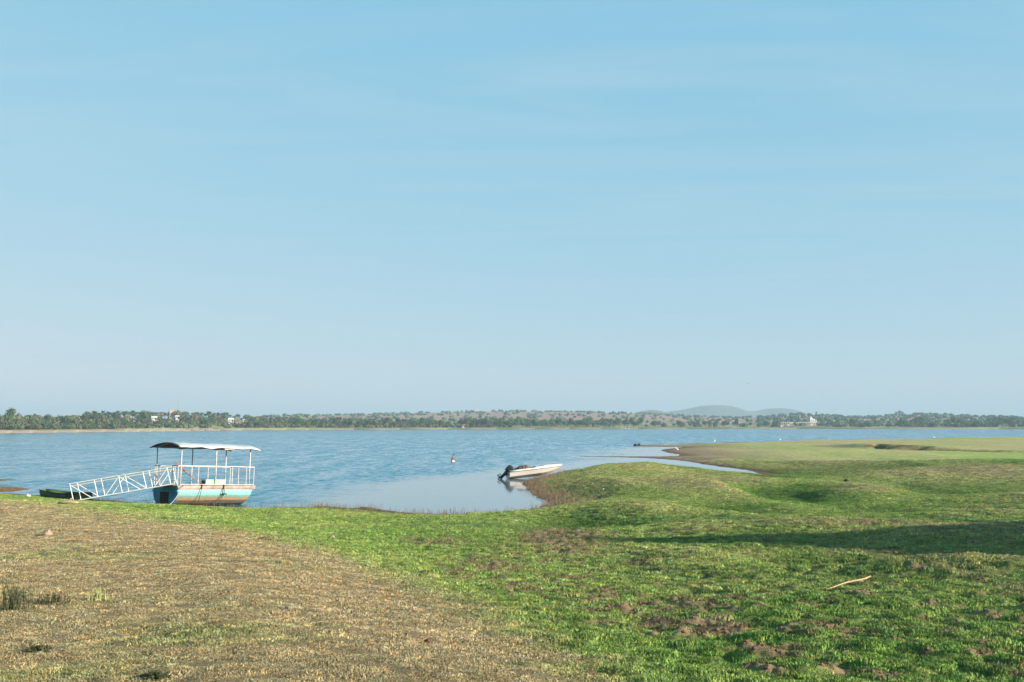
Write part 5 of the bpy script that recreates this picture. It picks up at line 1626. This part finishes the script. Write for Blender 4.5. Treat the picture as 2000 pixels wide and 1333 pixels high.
# low scrub dotted over the far slopes: uncountable
def scrub(name, label, n, p0, p1, s0, s1, size, mat_, ridge=0):
    th = np.arctan((rng.uniform(p0, p1, n) - 1000) / F); px = np.tan(th) * F + 1000
    s = s0 + (s1 - s0) * rng.random(n) ** 1.1
    if ridge: s = np.where(rng.random(n) < ridge, np.interp(px, sky_px, sky_r) - far_R_at(th) + rng.normal(0, 45, n), s)
    dens = fbm(s / 120 + 7, px / 28, 151, 3)
    ok = (dens > rng.uniform(-.5, .35, n)); th, s = th[ok], s[ok]
    r = far_R_at(th) + s; z, _ = far_height(r, th)
    X, Y = r * np.sin(th), r * np.cos(th); m = len(X)
    k = 14; N = m * k
    d = rng.normal(0, 1, (N, 3)); d /= np.linalg.norm(d, axis=1)[:, None]
    sz = rng.uniform(.55, 1.3, m) * size
    c = np.repeat(np.stack([X, Y, z], 1), k, 0) + d * np.repeat(sz, k)[:, None] * np.array([.8, .8, .42]) + np.repeat(sz, k)[:, None] * np.array([0, 0, .42])
    a = rng.normal(0, 1, (N, 3)); a -= (a * d).sum(1)[:, None] * d; a /= np.linalg.norm(a, axis=1)[:, None]
    b_ = np.cross(d, a); w = (np.repeat(sz, k) * .55)[:, None]
    vv = np.stack([c - a * w, c + b_ * w * .9, c + a * w, c - b_ * w * .9], 1).reshape(-1, 3)
    me = bpy.data.meshes.new(name); me.vertices.add(len(vv)); me.vertices.foreach_set('co', vv.astype(np.float32).ravel())
    me.loops.add(N * 4); me.loops.foreach_set('vertex_index', np.arange(N * 4, dtype=np.int32))
    me.polygons.add(N); me.polygons.foreach_set('loop_start', np.arange(0, N * 4, 4, dtype=np.int32)); me.polygons.foreach_set('loop_total', np.full(N, 4, np.int32))
    me.update(); me.materials.append(mat_)
    at2 = me.attributes.new('leaf_tint', 'FLOAT', 'FACE'); at2.data.foreach_set('value', np.repeat(rng.uniform(.6, 1.4, m), k).astype(np.float32))
    o = bpy.data.objects.new(name, me); COL.objects.link(o)
    return tag(o, label, 'scrub', kind='stuff')


scrub('hill_scrub', 'low scrub dotted over the brown middle slope', 1500, 480, 1500, 90, 1150, 3.4, M['leaf_dark'], .16)
scrub('bank_scrub', 'low scrub covering the far right bank', 1900, 1480, 2100, 60, 1000, 3.6, M['leaf_dark'], .08)
scrub('shore_scrub', 'low bushes and weeds along the left and middle far shore', 1700, -80, 1000, 24, 260, 2.0, M['leaf_olive'])

# ------------------------------------------------------------------ buildings and the mast on the far bank
def house(px, s, w, d, h, wall, roofm, label, cat='house', pitched=True, rot=0.0, nwin=2, dz=0.0):
    p = far_pt(px, s); p.z += dz
    root = empty('house', p, (0, 0, rot - azim(px))); tag(root, label, cat)
    MB().box((0, 0, h / 2 - .4 - dz / 2), (w, d, h + .8 + dz)).build('wall', wall, root)
    if pitched:
        o_ = .35
        MB().loft([[(x, -d / 2 - o_, h - .05), (x, 0, h + d * .30), (x, d / 2 + o_, h - .05), (x, d / 2 + o_, h - .22), (x, 0, h + d * .30 - .17), (x, -d / 2 - o_, h - .22)] for x in (-w / 2 - o_, w / 2 + o_)]).build('roof', roofm, root)
    else:
        MB().box((0, 0, h + .12), (w + .5, d + .5, .24)).build('roof', roofm, root)
    for k in range(nwin):
        x = -w / 2 + w * (k + .7) / (nwin + .8)
        MB().box((x, -d / 2 - .01, h * .62), (.6, .08, .7)).build('window', M['dark_opening'], root)
    MB().box((w * .32, -d / 2 - .012, 1.0), (.95, .085, 2.0)).build('door', M['dark_opening'], root)
    return root


house(301, 128, 3.6, 3.2, 2.2, M['wall_white'], M['roof_grey'], 'whitewashed hut right of the large dark green tree', 'hut', dz=1.6)
house(334.5, 180, 3.0, 3.0, 8.5, M['wall_cream'], M['wall_cream'], 'tall narrow cream house among the palms left of the mast', pitched=False)
house(346, 150, 2.6, 2.6, 2.2, M['wall_white'], M['roof_grey'], 'small pale house below the radio mast', dz=2.0)
house(369, 190, 2.6, 2.6, 2.2, M['wall_white'], M['roof_grey'], 'small pale house among the palms right of the mast', dz=1.8)
house(451, 132, 4.4, 3.6, 2.3, M['wall_white'], M['roof_grey'], 'bright white house with a wide roof below the palms', dz=2.2)
house(476, 165, 2.0, 2.2, 2.8, M['wall_white'], M['wall_white'], 'small white block house right of the wide white house', pitched=False, dz=1.4)
house(464, 105, 3.6, 3, 2.0, M['wall_cream'], M['roof_red'], 'low cream house below the white block house', dz=.6)
house(906, 18, 2.6, 2.4, 1.9, M['wall_white'], M['roof_red'], 'tiny white hut with a reddish roof on the middle shore', 'hut')
house(1221, 10, 7, 2.5, 1.2, M['wall_white'], M['wall_white'], 'long low white shed on the far beach', 'shed', pitched=False, nwin=3)
house(1437, 16, 6.5, 4, 2.2, M['wall_white'], M['wall_white'], 'small white hut below the column-shaped tree', 'hut', pitched=False)
house(1228, 800, 5, 4, 3, M['wall_white'], M['roof_grey'], 'white house high on the brown slope', dz=1)
house(933, 1020, 5, 4, 3, M['wall_white'], M['roof_grey'], 'white house on the skyline of the middle slope', dz=1)

# temple: a long white colonnade stepping up to a tower
tp_ = far_pt(1560, 62)
temple = empty('temple', tp_, (0, 0, R(14)))
tag(temple, 'long white temple with a row of columns and a stepped tower on the far bank', 'temple')
mpx = tp_.length / F
W0, W1 = (1520 - 1560) * mpx, (1592 - 1560) * mpx
MB().box(((W0 + W1) / 2, 0, .1), (W1 - W0 + 1, 7, 2.0)).build('plinth', M['stone_grey'], temple)
MB().box(((W0 + W1) / 2, 2.0, 2.7), (W1 - W0, 2.5, 3.4)).build('wall', M['stone_grey'], temple)
n_ = 17
for i in range(n_):
    x = W0 + .5 + (W1 - W0 - 1) * i / (n_ - 1)
    if 5 < i < 7: continue
    MB().tube([(x, -2.6, 1.1), (x, -2.6, 4.2)], .42, 8).build('column', M['wall_white'], temple)
MB().box((W0 + 7.2, -.3, 4.4), (14.2, 6.0, .35)).build('roof', M['wall_white'], temple)
MB().box(((W0 + 17 + W1) / 2, -.3, 4.4), (W1 - W0 - 17, 6.0, .4)).build('roof', M['wall_white'], temple)
tx = (1588 - 1560) * mpx
tw = MB().box((tx, .5, 5.8), (7.5, 6, 2.4)).build('tower', M['wall_white'], temple)
MB().box((tx - .6, .5, 7.4), (5.4, 5.0, 1.1)).build('tier', M['wall_white'], tw)
MB().box((tx - 1.4, .5, 8.5), (3.2, 3.4, 1.4), taper=.8).build('tier', M['wall_white'], tw)
MB().loft([[(tx - 1.4 + math.cos(a) * r_, .5 + math.sin(a) * r_, z) for a in np.linspace(0, 6.283, 11)[:-1]] for z, r_ in ((9.1, 1.1), (9.7, 1.15), (10.3, .8), (10.7, .15))]).build('dome', M['wall_white'], tw)
for x in (-2.2, 0, 2.2):
    MB().box((tx + x, -2.56, 5.8), (.9, .14, 1.2)).build('window', M['dark_opening'], tw)
wallp = far_pt(1570, 34)
o = MB().box((0, 0, .4), (40, .5, 1.9)).build('garden_wall', M['stone_grey']); o.location = wallp; o.rotation_euler = (0, 0, -azim(1570))
tag(o, 'long grey wall below the white temple', 'wall')

mp0 = far_pt(347.5, 200)
mast = empty('radio_mast', mp0); tag(mast, 'tall thin lattice radio mast rising behind the palms', 'mast')
MH = CAM_H + (829 - 780) * mp0.length / F - mp0.z
leg = lambda k, u: (math.cos(k * 2.094 + .5) * (1.1 * (1 - u) + .22 * u), math.sin(k * 2.094 + .5) * (1.1 * (1 - u) + .22 * u), MH * u)
for k in range(3):
    MB().tube([leg(k, 0), leg(k, .5), leg(k, 1)], .06, 5).build('leg', M['mast_paint'], mast)
br = MB()
for i in range(16):
    for k in range(3):
        br.tube([leg(k, i / 16), leg((k + 1) % 3, (i + 1) / 16)], .045, 4); br.tube([leg(k, i / 16), leg((k + 1) % 3, i / 16)], .04, 4)
o = br.build('bracing', M['mast_paint'], mast); o['kind'] = 'stuff'
MB().tube([(0, 0, MH - .2), (0, 0, MH + 2.6)], .06, 5).build('antenna', M['mast_paint'], mast)
